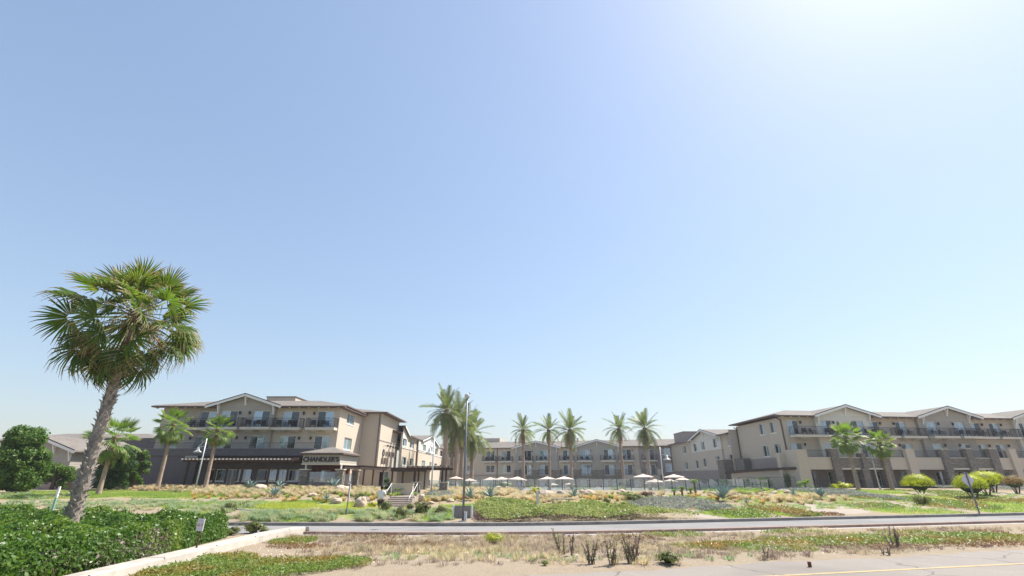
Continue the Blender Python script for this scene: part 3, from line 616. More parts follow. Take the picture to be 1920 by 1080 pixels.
C_.hipb(-3, 62, -.9, 14, 8.85, 1.9, [(18.55, 28.7), (33, 43)], ends=(0, 0)); C_.part('rear_wall', MB().box(-1, 57, 13, 13.3, -.6, 8.7).mesh('rear_wall', 'stucco'))
for x in (13.85, 57.0): C_.pipe([(x, -.2, 8.7), (x, -.2, 0)], .08)
C_.part('roof_penthouse', MB().box(0, 3.5, 5, 10, 9.6, 12.2).mesh('roof_penthouse', 'stucco_cream')); C_.part('roof_penthouse', MB().box(8, 12.5, 7, 12, 9.6, 11.7).mesh('roof_penthouse', 'stucco'))
C_.part('roof_vent', MB().tube([(17, 6, 10), (17, 6, 11.4)], .12, 8).mesh('roof_vent', 'brown_pipe')); C_.part('roof_vent', MB().tube([(33, 6, 10), (33, 6, 11.3)], .12, 8).mesh('roof_vent', 'brown_pipe'))

# ---- rear right wing
D = Bld('hotel_wing', (36, 97, .1), 'receding tan hotel wing with a small cream gable at the right of the pool'); D.F = F = fr(36, 112.5, -math.pi / 2)
tt = lambda a, b, z0, z1: (30.5 - b, 30.5 - a, z0, z1)
w3 = [tt(20.7, 22.4, 6.8, 8.3), tt(14.5, 16.1, 6.9, 8.35), tt(10.5, 12.1, 7.0, 8.5), tt(4.75, 6.35, 7.1, 8.65), tt(-.6, .75, 7.15, 8.7)]
w2 = [tt(20.8, 22.4, 3.7, 5.15), tt(14.6, 16.1, 3.8, 5.3), tt(10.6, 12.1, 4.0, 5.5), tt(4.6, 6.2, 4.2, 5.7), tt(-.5, 1.0, 4.5, 5.8)]
D.wall(0, 13.2, 3.4, 8.85, w3[:1] + w2[:1], 'stucco', ret=.3); D.wall(13.2, 27.4, 3.4, 7.0 - .25, w2[1:4], 'stucco', ret=.3); D.wall(13.2, 27.4, 6.75, 8.9, w3[1:4], 'siding_cream', -.02, ret=.3)
D.wall(27.4, 31.2, 3.4, 8.95, w3[4:] + w2[4:], 'stucco', .25, ret=.5); D.wall(0, 31.2, -.6, 3.4, [], 'stucco_dark', -.03, ret=.3)
for w, k in zip(w3 + w2, ('gd', 'dg', 'gd', 'dc', 'cd', 'gd', 'dg', 'dg', 'gd', 'dd')): D.window(*w, .25 if w[0] > 27 else (-.02 if w in w3[1:4] else 0), k)
D.gable(12.8, 28.0, 9.0, 10.6, -.02, 6, 'siding_cream', 13.2, 27.4, br=(.1, .5, .9))
D.hipb(-3, 31.3, -.7, 13, 9.05, 1.6, [(13.2, 27.4)], ends=(0, 0)); D.part('rear_wall', MB().box(0, 32, 12, 12.3, -.6, 8.9).mesh('rear_wall', 'stucco'))
D.pipe([(.3, -.15, 8.8), (.3, -.15, 0)], .1)
D.part('roof_penthouse', MB().box(1.5, 8, .6, 6.5, 8.9, 11.2).mesh('roof_penthouse', 'stucco_dark')); D.part('penthouse_cap', MB().box(1.4, 8.1, .5, 6.6, 11.203, 11.3).mesh('penthouse_cap', 'brown_pipe'))
D.part('stone_chimney', MB().box(28.6, 31.15, -1.6, -.05, -.6, 4.9).mesh('stone_chimney', 'stone')); D.part('chimney_cap', MB().box(28.5, 31.18, -1.7, -.05, 4.903, 5.0).mesh('chimney_cap', 'cream_trim'))

# ---- right front block
G = Bld('hotel_building', (55, 68, 1), 'three-storey tan hotel block with stone terrace piers and long dark balconies at right'); AR = R(6.5)
G.F = F = fr(37.3, 67, -math.pi / 2)      # side towards the pool; local x runs towards the road
G.F = FSd = fr(37.3, 85, -math.pi / 2)
sw = [(18 - 6.6, 18 - 5.15, 8.15, 9.7), (18 - 3.5, 18 - 2.1, 8.15, 9.7), (18 - 6.7, 18 - 5.1, 5.1, 6.6), (18 - 3.4, 18 - 1.75, 5.15, 6.65)]
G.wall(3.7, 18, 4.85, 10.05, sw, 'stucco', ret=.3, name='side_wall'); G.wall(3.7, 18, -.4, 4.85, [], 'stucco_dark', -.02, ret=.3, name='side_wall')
for w, k in zip(sw, ('dc', 'dg', 'dg', 'dg')): G.window(*w, 0, k)
G.pipe([(4.0, -.5, 9.9), (4.1, -.12, 9.6), (4.1, -.12, 3.3)], .09); G.pipe([(17.6, -.5, 9.95), (17.8, -.12, 9.6), (17.8, -.12, 3.3)], .09)
G.part('stone_pier', MB().box(3.9, 7.0, -1.2, -.03, -.4, 5.0).mesh('stone_pier', 'stone_dark'))
G.F = F = fr(37.3, 67, AR)
dx3 = [.65, 5.35, 10.1, 12.85, 17.1, 21.5, 25.95, 28.95, 32.1, 36.5, 41.2]; ddw = 1.65
def ry(x): return -.45 if 4.6 <= x < 12.7 or 20.3 <= x < 28.6 or x >= 35.7 else 0
secs = [(0, 4.6, 'stucco'), (4.6, 12.7, 'siding_cream'), (12.7, 20.3, 'stucco'), (20.3, 28.6, 'siding_grey'), (28.6, 35.7, 'stucco'), (35.7, 44.2, 'siding_cream'), (44.2, 52, 'stucco')]
ex2 = [.6, 5.3, 10.6, 13.4, 17.1, 21.5, 25.85, 28.95, 32.0, 36.6, 41.2]
ops = [(x, x + ddw, 7.62, 9.6) for x in dx3] + [(x, x + ddw, 4.62, 6.62) for x in ex2]
for a, b, m in secs: G.wall(a, b, 4.4, 10.05, [w for w in ops if a <= w[0] < b], m, ry(a), ret=.6)
kk = ['cd', 'cd', 'dc', 'cd', 'dc', 'cb', 'cb', 'cd', 'dc', 'dc', 'cd'] + ['cd', 'cd', 'dc', 'cd', 'dc', 'cg', 'cd', 'dc', 'dc', 'cd', 'dc']
for w, k in zip(ops, kk): G.window(*w, ry(w[0]), k, True)
for (a, b) in ((.4, 12.4), (12.75, 16.2), (16.75, 20.3), (20.95, 24.9), (25.5, 28.5), (28.85, 31.6), (32.1, 35.3), (35.9, 39.3), (39.9, 44)):
    G.balcony(a, b, 7.58, ry((a + b) / 2), 1.25, taper=(b - a > 3.5))
for i, x in enumerate(dx3): seats(F, x + .1 if i else x + 1.7, ry(x) - .8, 7.58, f'by the {["first","second","third","fourth","fifth","sixth","seventh","eighth","ninth","tenth","eleventh"][i]} top-floor door from the left, right-hand block')
for x in (2.6, 7.2, 15.9 - 1.2, 16.8, 23.4, 25.7, 30.9, 34): G.lamp(x, 9.3, ry(x)); G.lamp(x, 6.4, ry(x))
G.gable(4.3, 14.3, 10.25, 11.7, -.45, 6, 'siding_cream', 4.6, 12.9); G.gable(20.0, 30.4, 10.25, 11.75, -.45, 6, 'siding_grey', 20.3, 28.6, br=(.1, .5, .86)); G.gable(35.2, 45.6, 10.25, 11.75, -.45, 6, 'siding_cream', 35.7, 44.2)
G.hipb(-.9, 53, -.9, 15.0, 10.2, 1.75, [(4.6, 12.9), (20.3, 28.6), (35.7, 44.2)], run=7, skl=1.75); 
G.part('roof_vent', MB().tube([(15, 7, 11), (15, 7, 12.2)], .1, 8).mesh('roof_vent', 'brown_pipe'))
G.part('rear_wall', MB().box(2.2, 52, 14.0, 14.3, -.4, 10.05).mesh('rear_wall', 'stucco'))
# terrace storey in front: stucco and stone piers, dark recessed rooms
G.F = F2 = fr(37.0, 63.9, AR)
def seg(a, b, z0, z1, mat, y=0, dep=.45, nm='terrace_wall'): G.part(nm, MB().box(a, b, y, y + dep, z0, z1).mesh(nm, mat))
seg(-.5, .98, .6, 5.55, 'stucco', 0, 2.6, 'stair_wall'); seg(-.5, 1.05, 5.553, 5.62, 'cream_trim', -.04, 2.65, 'wall_cap'); seg(-1.3, -.503, .6, 5.3, 'stucco', 2.3, .7, 'stair_wall')
for a, b, m in ((.98, 4.15, 'stucco'), (5.2, 8.35, 'stone_dark'), (8.95, 12.2, 'stone_dark'), (12.25, 14.9, 'stucco'), (16.1, 20.1, 'stucco'), (21.15, 23.8, 'stone_dark'), (24.8, 27.3, 'stone_dark'), (28.45, 30.4, 'stucco'), (31.4, 36.0, 'stucco'), (37, 44, 'stucco')):
    seg(a, b, 3.2 if m == 'stucco' else 3.4, 4.62, m, .05); seg(a, b, 4.623, 4.7, 'cream_trim', 0, .5, 'wall_cap'); G.rail(a + .05, b - .05, 4.7, .3, .85)
    if m != 'stucco': seg(a + .0, b - .0, 3.2, 3.397, 'cream_trim', -.02, .5, 'lintel')
for a, b, m, zt in ((4.15, 5.2, 'stone_dark', 5.7), (8.35, 8.95, 'stone_dark', 5.2), (8.0, 8.349, 'stone_dark', 3.4), (11.2, 12.25, 'stone_dark', 4.62), (14.9, 16.1, 'stucco', 5.68), (20.1, 21.15, 'stone_dark', 5.7), (23.8, 24.8, 'stone_dark', 5.8), (27.3, 28.45, 'stone_dark', 5.8), (30.4, 31.4, 'stucco', 5.75), (36, 37, 'stone_dark', 5.7)):
    seg(a, b, .6, zt, m, -.25, .9, 'pier')
    if zt > 5.3: seg(a - .05, b + .05, zt + .003, zt + .08, 'cream_trim', -.3, 1.0, 'wall_cap')
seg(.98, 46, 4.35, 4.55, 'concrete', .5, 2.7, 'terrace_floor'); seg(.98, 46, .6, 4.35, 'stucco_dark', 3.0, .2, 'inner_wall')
for i, x in enumerate((1.15, 3.2, 5.6, 9.3, 12.6, 16.4, 21.6, 25.1, 28.8, 32, 38)): G.window(x, x + (1.2 if i != 1 else .8), 1.15, 3.0, 2.86, 'dd' if i % 3 else 'dc', True)
for a, b in ((.98, 4.15), (5.2, 8.0), (8.95, 11.2), (12.25, 14.9), (16.1, 20.1), (21.15, 23.8), (24.8, 27.3), (28.45, 30.4), (31.4, 36)): G.rail(a, b, 1.0, .35, .95)
G.part('end_wall', MB().box(35.9, 37.4, 81.1, 81.25, -.4, 9.6).mesh('end_wall', 'stucco'), F=Matrix.Identity(4))
# low curved-roof wall between the block and the pool
W = Bld('garden_building', (35, 70, 1), 'low tan garden wall building with a dark curved canopy beside the pool fence', 'building'); A = math.atan2(63.6 - 77, 36.3 - 33.3); Lw = math.hypot(3, 13.4); W.F = fr(33.3, 77, A)
wb = lambda u: 2.80 + .40 * math.sin(u * 1.5)
wm = MB()
for k in range(14): u0, u1 = k / 14, (k + 1) / 14; wm.poly([(33.4 + 3.0 * u0, 77 - 13.2 * u0, -.4), (33.4 + 3.0 * u1, 77 - 13.2 * u1, -.4), (33.4 + 3.0 * u1, 77 - 13.2 * u1, wb(u1)), (33.4 + 3.0 * u0, 77 - 13.2 * u0, wb(u0))])
wm.poly([(36.4, 63.8, -.4), (37.5, 63.95, -.4), (37.5, 63.95, 3.19), (36.4, 63.8, 3.19)]); W.part('wall', wm.mesh('wall', 'stucco'), F=Matrix.Identity(4))
cv = MB(); Lq = 14
for k in range(Lq):
    def P(u, o, z): b = wb(u); return (33.2 + 3.15 * u + o, 77.4 - 13.0 * u, b + z)
    u0, u1 = k / Lq, (k + 1) / Lq
    cv.poly([P(u0, -.55, 0), P(u1, -.55, 0), P(u1, -.55, .28), P(u0, -.55, .28)]); cv.poly([P(u0, -.55, .28), P(u1, -.55, .28), P(u1, 1.8, .28), P(u0, 1.8, .28)]); cv.poly([P(u0, -.55, 0), P(u0, 1.8, 0), P(u1, 1.8, 0), P(u1, -.55, 0)])
cv.poly([P(1, -.55, 0), P(1, 1.8, 0), P(1, 1.8, .28), P(1, -.55, .28)])
W.part('curved_canopy', cv.mesh('curved_canopy', 'dark_wood'), F=Matrix.Identity(4))

# ---- far left annex
H = Bld('annex_building', (-52, 58, 1), 'low grey-brown annex with a white-bracketed gable at far left behind the trees', 'building'); H.F = F = T((0, 55.5, 0))
H.wall(-57.3, -49.0, .9, 5.0, [(-53.8, -51.2, 1.3, 3.2)], 'siding_grey', 0, ret=.3); H.window(-53.8, -51.2, 1.3, 3.2, 0, 'gd', True)
H.gable(-58, -48.4, 5.05, 6.75, 0, 12, 'siding_grey', -57.3, -49.0, br=(.08, .5, .72, .95))
H.F = fr(-49.0, 55.5, math.pi / 2); H.wall(0, 12, .9, 5.0, [], 'siding_grey', ret=.3)
H.F = T((0, 76, 0)); H.wall(-74, -45, .9, 7.8, [], 'siding_dark', 0, ret=.3); H.part('parapet_cap', MB().box(-74, -45, -.1, .3, 7.8, 7.9).mesh('parapet_cap', 'grey_steel')); H.hip(-84, -55, 1, 16, 7.6, 1.6)
H.F = T((0, 66, 0)); H.wall(-60, -45, .9, 6.3, [], 'siding_dark', 0, ret=.3)
H.gable(-49.8, -45.3, 4.3, 5.2, -4.2, 5, 'siding_grey', -49.0, -46.0, br=(.12, .9)); 
rw = MB().box(-46, -25.6, 0, .3, .2, 1.75).box(-46, -25.55, -.04, .34, 1.753, 1.83); 
o = ob('retaining_wall', MB().box(-9, 9, 0, .3, -.6, .75).box(-9.04, 9.04, -.04, .34, .753, .82).mesh('retaining_wall', 'stucco_dark'), None, (-53, 51.5, 1.0), None, 'long low brown retaining wall below the far left annex', 'wall')

# ------------------------------------------------------------------ pergolas and canopy
def pergola(x0, x1, y0, y1, z, posts, label, nr, base=None, along='x', mat='dark_wood', tails=False, gz=.95):
    t = thing('pergola', ((x0 + x1) / 2, (y0 + y1) / 2, gz), label, 'pergola'); O = -t.location
    def P(n, mb, m): return ob(n, mb.mesh(n, m), t, O)
    for (x, y) in posts:
        zb = gz
        if base: P('stone_base', MB().box(x - .35, x + .35, y - .35, y + .35, .5, 1.85), 'stone'); P('base_cap', MB().box(x - .4, x + .4, y - .4, y + .4, 1.853, 1.93), 'cream_trim'); zb = 1.93
        for dx in ((-.17, .17) if base else (0,)): P('post', MB().box(x + dx - .08, x + dx + .08, y - .08, y + .08, zb - .1, z - .2), mat)
    if along == 'x':
        for y in (y0 + .2, y1 - .2): P('beam', MB().box(x0, x1, y - .07, y + .07, z - .2, z), mat)
        for i in range(nr):
            x = x0 + (x1 - x0) * (i + .5) / nr; P('rafter', MB().box(x - .045, x + .045, y0 - .35, y1 + .1, z + .003, z + .15), mat)
            if tails: P('sunlit_rafter_end', MB().box(x - .08, x + .08, y0 - .39, y0 - .353, z + .0, z + .15), 'white_trim')  # white cap paints sunlight onto the rafter's front end
    else:
        for x in (x0 + .2, x1 - .2): P('beam', MB().box(x - .07, x + .07, y0, y1, z - .2, z), mat)
        for i in range(nr):
            y = y0 + (y1 - y0) * (i + .5) / nr; P('rafter', MB().box(x0 - .3, x1 + .35, y - .045, y + .045, z + .003, z + .15), mat)
    return t
pg = pergola(-35.9, -23.9, 54.4, 57.2, 4.05, [(-35.3, 54.7), (-32.2, 54.7), (-29.3, 54.7), (-26.4, 54.7)], 'long dark pergola with rafter ends painted sunlit along the restaurant windows', 30, tails=True)
ob('shade_roof', MB().box(-35.8, -24, 54.6, 57.1, 4.21, 4.28).mesh('shade_roof', 'dark_wood'), pg, -pg.location)
pergola(-18.4, -16.4, 54.6, 68.5, 3.35, [(-16.6, 56.6), (-16.6, 60.4), (-16.6, 65)], 'dark slatted pergola along the sunny tan wall right of the restaurant sign', 24, along='y')
pergola(-9.6, -5.5, 45.3, 47.2, 3.12, [(-8.7, 46.2), (-6.2, 46.2)], 'flat dark pergola on two stone pillars above the garden steps', 9, base=True)
t = thing('canopy', (-12.6, 63, .9), 'dark wooden canopy on posts between the tan wall and the stone pergola', 'canopy')
ob('canopy_roof', MB().box(-2.2, 2.2, -1.6, 1.6, 2.05, 2.5).mesh('canopy_roof', 'dark_wood'), t, (0, 0, 0))
for x in (-2, -.7, .7, 2): ob('post', MB().box(x - .09, x + .09, -1.5, -1.3, -.3, 2.05).mesh('post', 'dark_wood'), t, (0, 0, 0))
ob('screen', MB().box(-2.1, 2.1, 1.4, 1.5, -.3, 2.05).mesh('screen', 'stucco_cream'), t, (0, 0, 0))

# ------------------------------------------------------------------ garden steps, rails, planter, furniture
t = thing('garden_steps', (-8.35, 36.5, .2), 'flight of brown concrete steps with white handrails in the garden', 'steps')
for i in range(6): ob('step', MB().box(-.95, .95, .4 + i * .42, .4 + (i + 1) * .42 + .05, -.3, .02 + (i + 1) * .125 - .004 * 0).mesh('step', 'step_tread'), t, (0, 0, 0))
for i in range(6): ob('riser', MB().box(-.94, .94, .385 + i * .42, .4 + i * .42 - .003, -.2, (i + 1) * .125 - .01).mesh('riser', 'stucco_dark'), t, (0, 0, 0))
for sx in (-1.0, 1.0):
    for (ya, yb, z0, z1) in ((.2, 1.5, .75, 1.25), (1.75, 3.1, 1.2, 1.7)):
        ob('handrail', MB().tube([(sx, ya, z0 - .75), (sx, ya, z0), (sx, yb, z1), (sx, yb, z1 - .8)], .022, 6).mesh('handrail', 'white_trim'), t, (0, 0, 0))
ob('planter', MB().box(-.95, .95, 0, .5, -.4, .72).box(-1.0, 1.0, -.04, .54, .723, .8).mesh('planter', 'stucco'), None, (-9.45, 43.6, 1.0), None, 'long cream planter box at the top of the garden steps', 'planter')
# pool fence
PF = []
pts = [(-3.4 + 1.46 * i, 54.2) for i in range(17)]; x, y = pts[-1]
for i in range(8): x += 1.3; y += .75; pts.append((x, y))
t = thing('glass_fence', (10, 54.2, .9), 'long frameless glass pool fence with thin black posts across the garden', 'fence'); pm = MB().box(-.03, .03, -.03, .03, -.45, 1.14).mesh('post', 'dark_metal')
for i, (x, y) in enumerate(pts):
    z = float(hz(x, min(y, 54.4))) - .9; ob('post', pm, t, (x - 10, y - 54.2, z))
    if i < len(pts) - 1:
        nx, ny = pts[i + 1]; Ld = math.hypot(nx - x, ny - y) - .08; o = ob('pane', MB().box(.04, Ld + .04, -.006, .006, -.12, 1.12).mesh('pane', 'fence_glass'), t, (x - 10, y - 54.2, z)); o.rotation_euler = (0, 0, math.atan2(ny - y, nx - x))
t = thing('glass_fence', (-5.5, 56, .9), 'short glass screen with thin black posts behind the date palm cluster', 'fence')
for i in range(6):
    ob('post', pm, t, (-3.6 + 1.46 * i, 0, 0))
    if i < 5: ob('pane', MB().box(.04, 1.42, -.006, .006, -.12, 1.12).mesh('pane', 'fence_glass'), t, (-3.6 + 1.46 * i, 0, 0))
# umbrellas
def umbrella_parts(r):
    mb = MB(); n = 8
    for j in range(n):
        a, b = 2 * math.pi * j / n, 2 * math.pi * (j + 1) / n; c = [(math.cos(q), math.sin(q)) for q in (a, b)]
        mb.poly([(c[0][0] * r, c[0][1] * r, 0), (c[1][0] * r, c[1][1] * r, 0), (c[1][0] * .18, c[1][1] * .18, .27), (c[0][0] * .18, c[0][1] * .18, .27)])
        mb.poly([(c[0][0] * r, c[0][1] * r, 0), (c[1][0] * r, c[1][1] * r, 0), (c[1][0] * r * 1.0, c[1][1] * r, -.1), (c[0][0] * r, c[0][1] * r, -.1)])
        mb.poly([(c[0][0] * .26, c[0][1] * .26, .28), (c[1][0] * .26, c[1][1] * .26, .28), (0, 0, .36)])
    return mb.mesh('canopy', 'umbrella_cloth')
UC = umbrella_parts(1); UP = MB().tube([(0, 0, 0), (0, 0, 2.25)], .035, 6).mesh('pole', 'dark_wood'); UB = MB().lathe([(0, .08), (.3, .08), (.32, 0)], 12).mesh('base', 'dark_metal')
UR = MB()
for j in range(8): a = 2 * math.pi * j / 8; UR.bar((0, 0, -.05), (math.cos(a) * .95, math.sin(a) * .95, -.03), .02)
UR = UR.mesh('ribs', 'dark_wood')
ul = [(855, 893, 26, 72, 'leftmost umbrella, seen against the date palm trunks'), (881, 897, 25, 74, 'umbrella just right of the tall street light pole'), (893, 903, 17, 80, 'small lower umbrella partly hidden behind the one right of the light pole'), (920.5, 894.6, 32, 70, 'cream umbrella left of the trio above the low glass fence'), (941, 894, 26, 75, 'middle umbrella of the trio left of the leftmost single date palm'),
      (969, 893.5, 34, 70, 'broad umbrella at the right of the trio, under the leftmost single date palm'), (945, 902, 30, 82, 'umbrella seen under the trio, higher of the two beneath'), (941.5, 908.5, 26, 78, 'lowest umbrella beneath the trio of umbrellas'), (1026.5, 893.2, 33, 70, 'left umbrella of the pair in the middle of the fence'), (1058, 892.8, 34, 70, 'right umbrella of the pair in the middle of the fence'),
      (1036.5, 905.5, 20, 95, 'small distant umbrella below the left one of the middle pair'), (1067, 905, 20, 95, 'small distant umbrella below the right one of the middle pair'), (1206, 888.5, 35, 68, 'high umbrella standing alone under the rightmost date palms'), (1263.5, 889, 37, 68, 'high umbrella just right of the bell-shaped lamp post'),
      (1227.5, 898, 33, 74, 'umbrella just left of the bell lamp post, upper of two'), (1220.5, 902, 28, 74, 'lowest umbrella left of the bell lamp post'), (1256, 898, 26, 76, 'umbrella immediately right of the lamp post, beneath the high one'), (1279, 895, 27, 70, 'rightmost umbrella beside the young garden palms')]
for px, py, w, Y, lab in ul:
    x, y, z = at(px, py, Y); g = .1; r = w / 2 / 955 * Y * 1.06; t = thing('patio_umbrella', (x, y, g), lab, 'umbrella', 'cream pool umbrellas', rz=rnd.uniform(0, .7)); t.rotation_euler.x = rnd.uniform(-.05, .05); t.rotation_euler.y = rnd.uniform(-.05, .05); top = z - g; zc = top - .36 * min(1, r / 1.25)
    M = T((0, 0, zc)) @ Matrix.Diagonal((r, r, min(1, r / 1.25), 1)); ob('canopy', UC, t, M=M); ob('ribs', UR, t, M=M); ob('pole', UP, t, M=Matrix.Diagonal((1, 1, (zc + .2) / 2.25, 1))); ob('base', UB, t, (0, 0, 0))
# chairs on balconies
chm = MB().box(-.27, .27, -.26, .26, .36, .43).box(-.27, .27, .2, .27, .43, .92).box(-.3, -.25, -.26, .26, .6, .65).box(.25, .3, -.26, .26, .6, .65)
for sx in (-.26, .26):
    for sy in (-.24, .24): chm.box(sx - .02, sx + .02, sy - .02, sy + .02, 0, .62 if sy < 0 else .36)
chm = chm.mesh('patio_chair', 'dark_metal')
for p, a, lab in CHAIRS:
    o = ob('patio_chair', chm, None, p, None, lab, 'chair', 'dark patio chairs on the balconies'); o.rotation_euler = (0, 0, a + rnd.uniform(-.5, .5))
# loungers by the pool
lb = [(1000, 917), (1035, 918), (1130, 917), (985, 918), (880, 915), (955, 917)]
for i, (px, py) in enumerate(lb):
    x, y, _ = at(px, py, 62 + (i % 2) * 3); z = float(hz(x, y)); t = thing('sun_lounger', (x, y, z), ['pale lounger behind the fence near the boulders left of the bench', 'pale lounger behind the fence right above the concrete bench', 'pale lounger behind the fence between the two clumps of pool shrubs', 'pale lounger beside the leftmost single date palm trunk', 'pale lounger under the umbrella right of the street light pole', 'pale lounger beneath the trio of umbrellas'][i], 'lounger', 'sun loungers by the pool', rnd.uniform(-.6, .6))
    ob('seat', MB().box(-.35, .35, -.6, .7, .3, .38).mesh('seat', 'lawn_chair'), t, (0, 0, 0)); ob('backrest', MB().bar((0, .7, .36), (0, 1.2, .85), .7, .06).mesh('backrest', 'lawn_chair'), t, (0, 0, 0))
    for a in (-.3, .3):
        for b in (-.5, .6): ob('leg', MB().box(a - .03, a + .03, b - .03, b + .03, 0, .3).mesh('leg', 'lawn_chair'), t, (0, 0, 0))

# lamp posts
def lamp_post(px, Y, pytop, side, label, rz=0):
    x, y, z = onY(px, Y); top = at(px, pytop, Y)[2] - z; t = thing('lamp_post', (x, y, z), label, 'lamp post', 'bell-shaped garden lamp posts', rz)
    ob('pole', MB().tube([(0, 0, -.3), (0, 0, top)], [.075, .05], 8).mesh('pole', 'pale_steel', True), t, (0, 0, 0))
    a = .62 * side; ob('arm', MB().bar((0, 0, top - .05), (a, 0, top - .72), .04).bar((0, 0, top - .75), (a, 0, top - .75), .05).mesh('arm', 'pale_steel'), t, (0, 0, 0))
    ob('shade', MB().lathe([(.0, top - .8), (.1, top - .8), (.13, top - 1.05), (.2, top - 1.12), (.36, top - 1.24), (.38, top - 1.3), (.3, top - 1.27), (0, top - 1.2)], 16, 0, (a, 0)).mesh('shade', 'lamp_white', True), t, (0, 0, 0))
    ob('lamp_base', MB().lathe([(.13, -.1), (.13, .15), (.08, .25)], 10).mesh('lamp_base', 'pale_steel'), t, (0, 0, 0))
lamp_post(363, 48, 822, -1, 'bell lamp post in front of the restaurant block, between the small palms'); lamp_post(808, 42, 822, -1, 'bell lamp post beside the garden steps, left of the date palms', rz=1.2)
lamp_post(1247, 52, 838, 1, 'bell lamp post at the pool fence among the umbrellas'); lamp_post(1654, 58, 837, 1, 'bell lamp post between the two small palms at right')
x, y, z = onY(869.5, 27.9); t = thing('street_light', (x, y, z), 'tall dark street light pole with a small round lantern beside the drive', 'street light'); top = at(877, 747, 27.9)[2] - z
ob('pole', MB().tube([(0, 0, -.2), (0, 0, top)], [.066, .042], 10).mesh('pole', 'grey_steel', True), t, (0, 0, 0)); ob('access_box', MB().box(.06, .2, -.1, .1, 0, .45).mesh('access_box', 'pale_steel'), t, (0, 0, 0))
ob('lantern', MB().lathe([(0, top), (.1, top), (.15, top + .06), (.15, top + .2), (.09, top + .26), (0, top + .27)], 14).mesh('lantern', 'lamp_white', True), t, (0, 0, 0)); ob('base_plate', MB().box(-.17, .17, -.17, .17, -.1, .04).mesh('base_plate', 'pale_steel'), t, (0, 0, 0))
# low screen beside the street light
x, y, z = onY(868, 29.0); t = thing('utility_screen', (x, y, z), 'low grey panel between two white posts behind the street light pole', 'screen')
ob('panel', MB().box(-.46, .46, .0, .06, -.2, .62).mesh('panel', 'kerb_dark'), t, (0, 0, 0))
for a in (-.55, .47): ob('post', MB().box(a, a + .09, -.05, .1, -.2, .66).mesh('post', 'white_trim'), t, (0, 0, 0))
x, y, z = gat(1052, 948); t = thing('bench', (x, y, z), 'plain concrete bench in the dry grass below the pool fence', 'bench'); ob('seat', MB().box(-.62, .62, -.2, .2, .38, .46).mesh('seat', 'concrete'), t, (0, 0, 0))
for a in (-.6, .5): ob('leg', MB().box(a, a + .1, -.18, .18, -.15, .378).mesh('leg', 'concrete'), t, (0, 0, 0))
x, y, z = gat(1008, 949); ob('bollard', MB().box(-.09, .09, -.09, .09, -.1, .82).box(-.1, .2, -.1, .1, -.1, .1).mesh('bollard', 'pale_steel'), None, (x, y, z), None, 'square grey bollard just left of the concrete bench', 'bollard')
ob('bench_step', MB().box(-.5, .5, -.2, .2, -.1, .12).mesh('bench_step', 'concrete'), None, (*gat(1185, 951)[:2], gat(1185, 951)[2]), None, 'small concrete block in the bed right of the bench', 'block')
# garden edging strip along the bank
eg = MB(); xs = np.arange(-18.5, -.5, .6)
for a, b in zip(xs[:-1], xs[1:]):
    ya, yb = fk(a) + 4.3, fk(b) + 4.3; za, zb = float(hz(a, ya)) + .07, float(hz(b, yb)) + .07
    eg.poly([(a, ya, za), (b, yb, zb), (b, yb + .12, zb), (a, ya + .12, za)]); eg.poly([(a, ya, za - .3), (b, yb, zb - .3), (b, yb, zb), (a, ya, za)])
ob('garden_edging', eg.mesh('garden_edging', 'kerb_white'), kind='structure')
# signs
x, y = -9.98, 16.8; t = thing('warning_sign', (x, y, .2), 'small white sign with red bars on a rusty post at the hedge', 'sign', rz=R(-22))
ob('post', MB().box(-.02, .02, 0, .04, -.2, 1.0).mesh('post', 'dark_wood'), t, (0, 0, 0)); ob('panel', MB().box(-.155, .155, -.02, -.003, .58, .93).mesh('panel', 'sign_white'), t, (0, 0, 0))
for i, (za, zb, xa, xb) in enumerate(((.765, .785, -.11, -.02), (.765, .785, .03, .12), (.715, .74, -.12, -.02), (.715, .735, .03, .11), (.87, .88, -.1, .1), (.84, .85, -.1, .1), (.65, .657, -.1, .1), (.62, .627, -.1, .1))):
    ob('printed_bar', MB().box(xa, xb, -.024, -.021, za, zb).mesh('printed_bar', 'sign_red' if i < 4 else 'sign_violet'), t, (0, 0, 0))
x, y, z = gat(650, 965); t = thing('narrow_sign', (x, y, z), 'narrow pale sign seen edge-on on a grey post in the lawn', 'sign', rz=R(104)); zt = at(650, 907, y)[2] - z
ob('post', MB().box(-.03, .03, 0, .05, -.2, zt).mesh('post', 'grey_steel'), t, (0, 0, 0)); ob('panel', MB().box(-.3, .3, -.03, -.003, zt - .8, zt).mesh('panel', 'pale_steel'), t, (0, 0, 0))
x, y, z = onY(1833, 33.8, 955); cz = at(1812, 900, y)[2] - z; t = thing('diamond_sign', (x, y, z), 'grey back of a diamond road sign beside the lime topiary', 'sign', rz=R(8)); q = .5
ob('post', MB().box(-.035, .035, -.06, -.003, -.2, cz + .47).mesh('post', 'grey_steel'), t, (0, 0, 0)); m = MB(); m.poly([(0, 0, cz - q), (q, 0, cz), (0, 0, cz + q), (-q, 0, cz)]); m.poly([(0, .01, cz - q), (q, .01, cz), (0, .01, cz + q), (-q, .01, cz)]); ob('panel', m.mesh('panel', 'sign_back'), t, (0, 0, 0))
x, y, z = -24.4, 27.4, .15; t = thing('marker_post', (-25.2, 28.4, .15), 'thin white and green marker post left of the big palm', 'post'); ob('shaft', MB().box(-.05, .05, -.03, .03, 0, 1.15).mesh('shaft', 'marker_green'), t, (0, 0, .0)); ob('cap', MB().box(-.055, .055, -.035, .035, 1.15, 1.72).mesh('cap', 'white_trim'), t, (0, 0, 0))
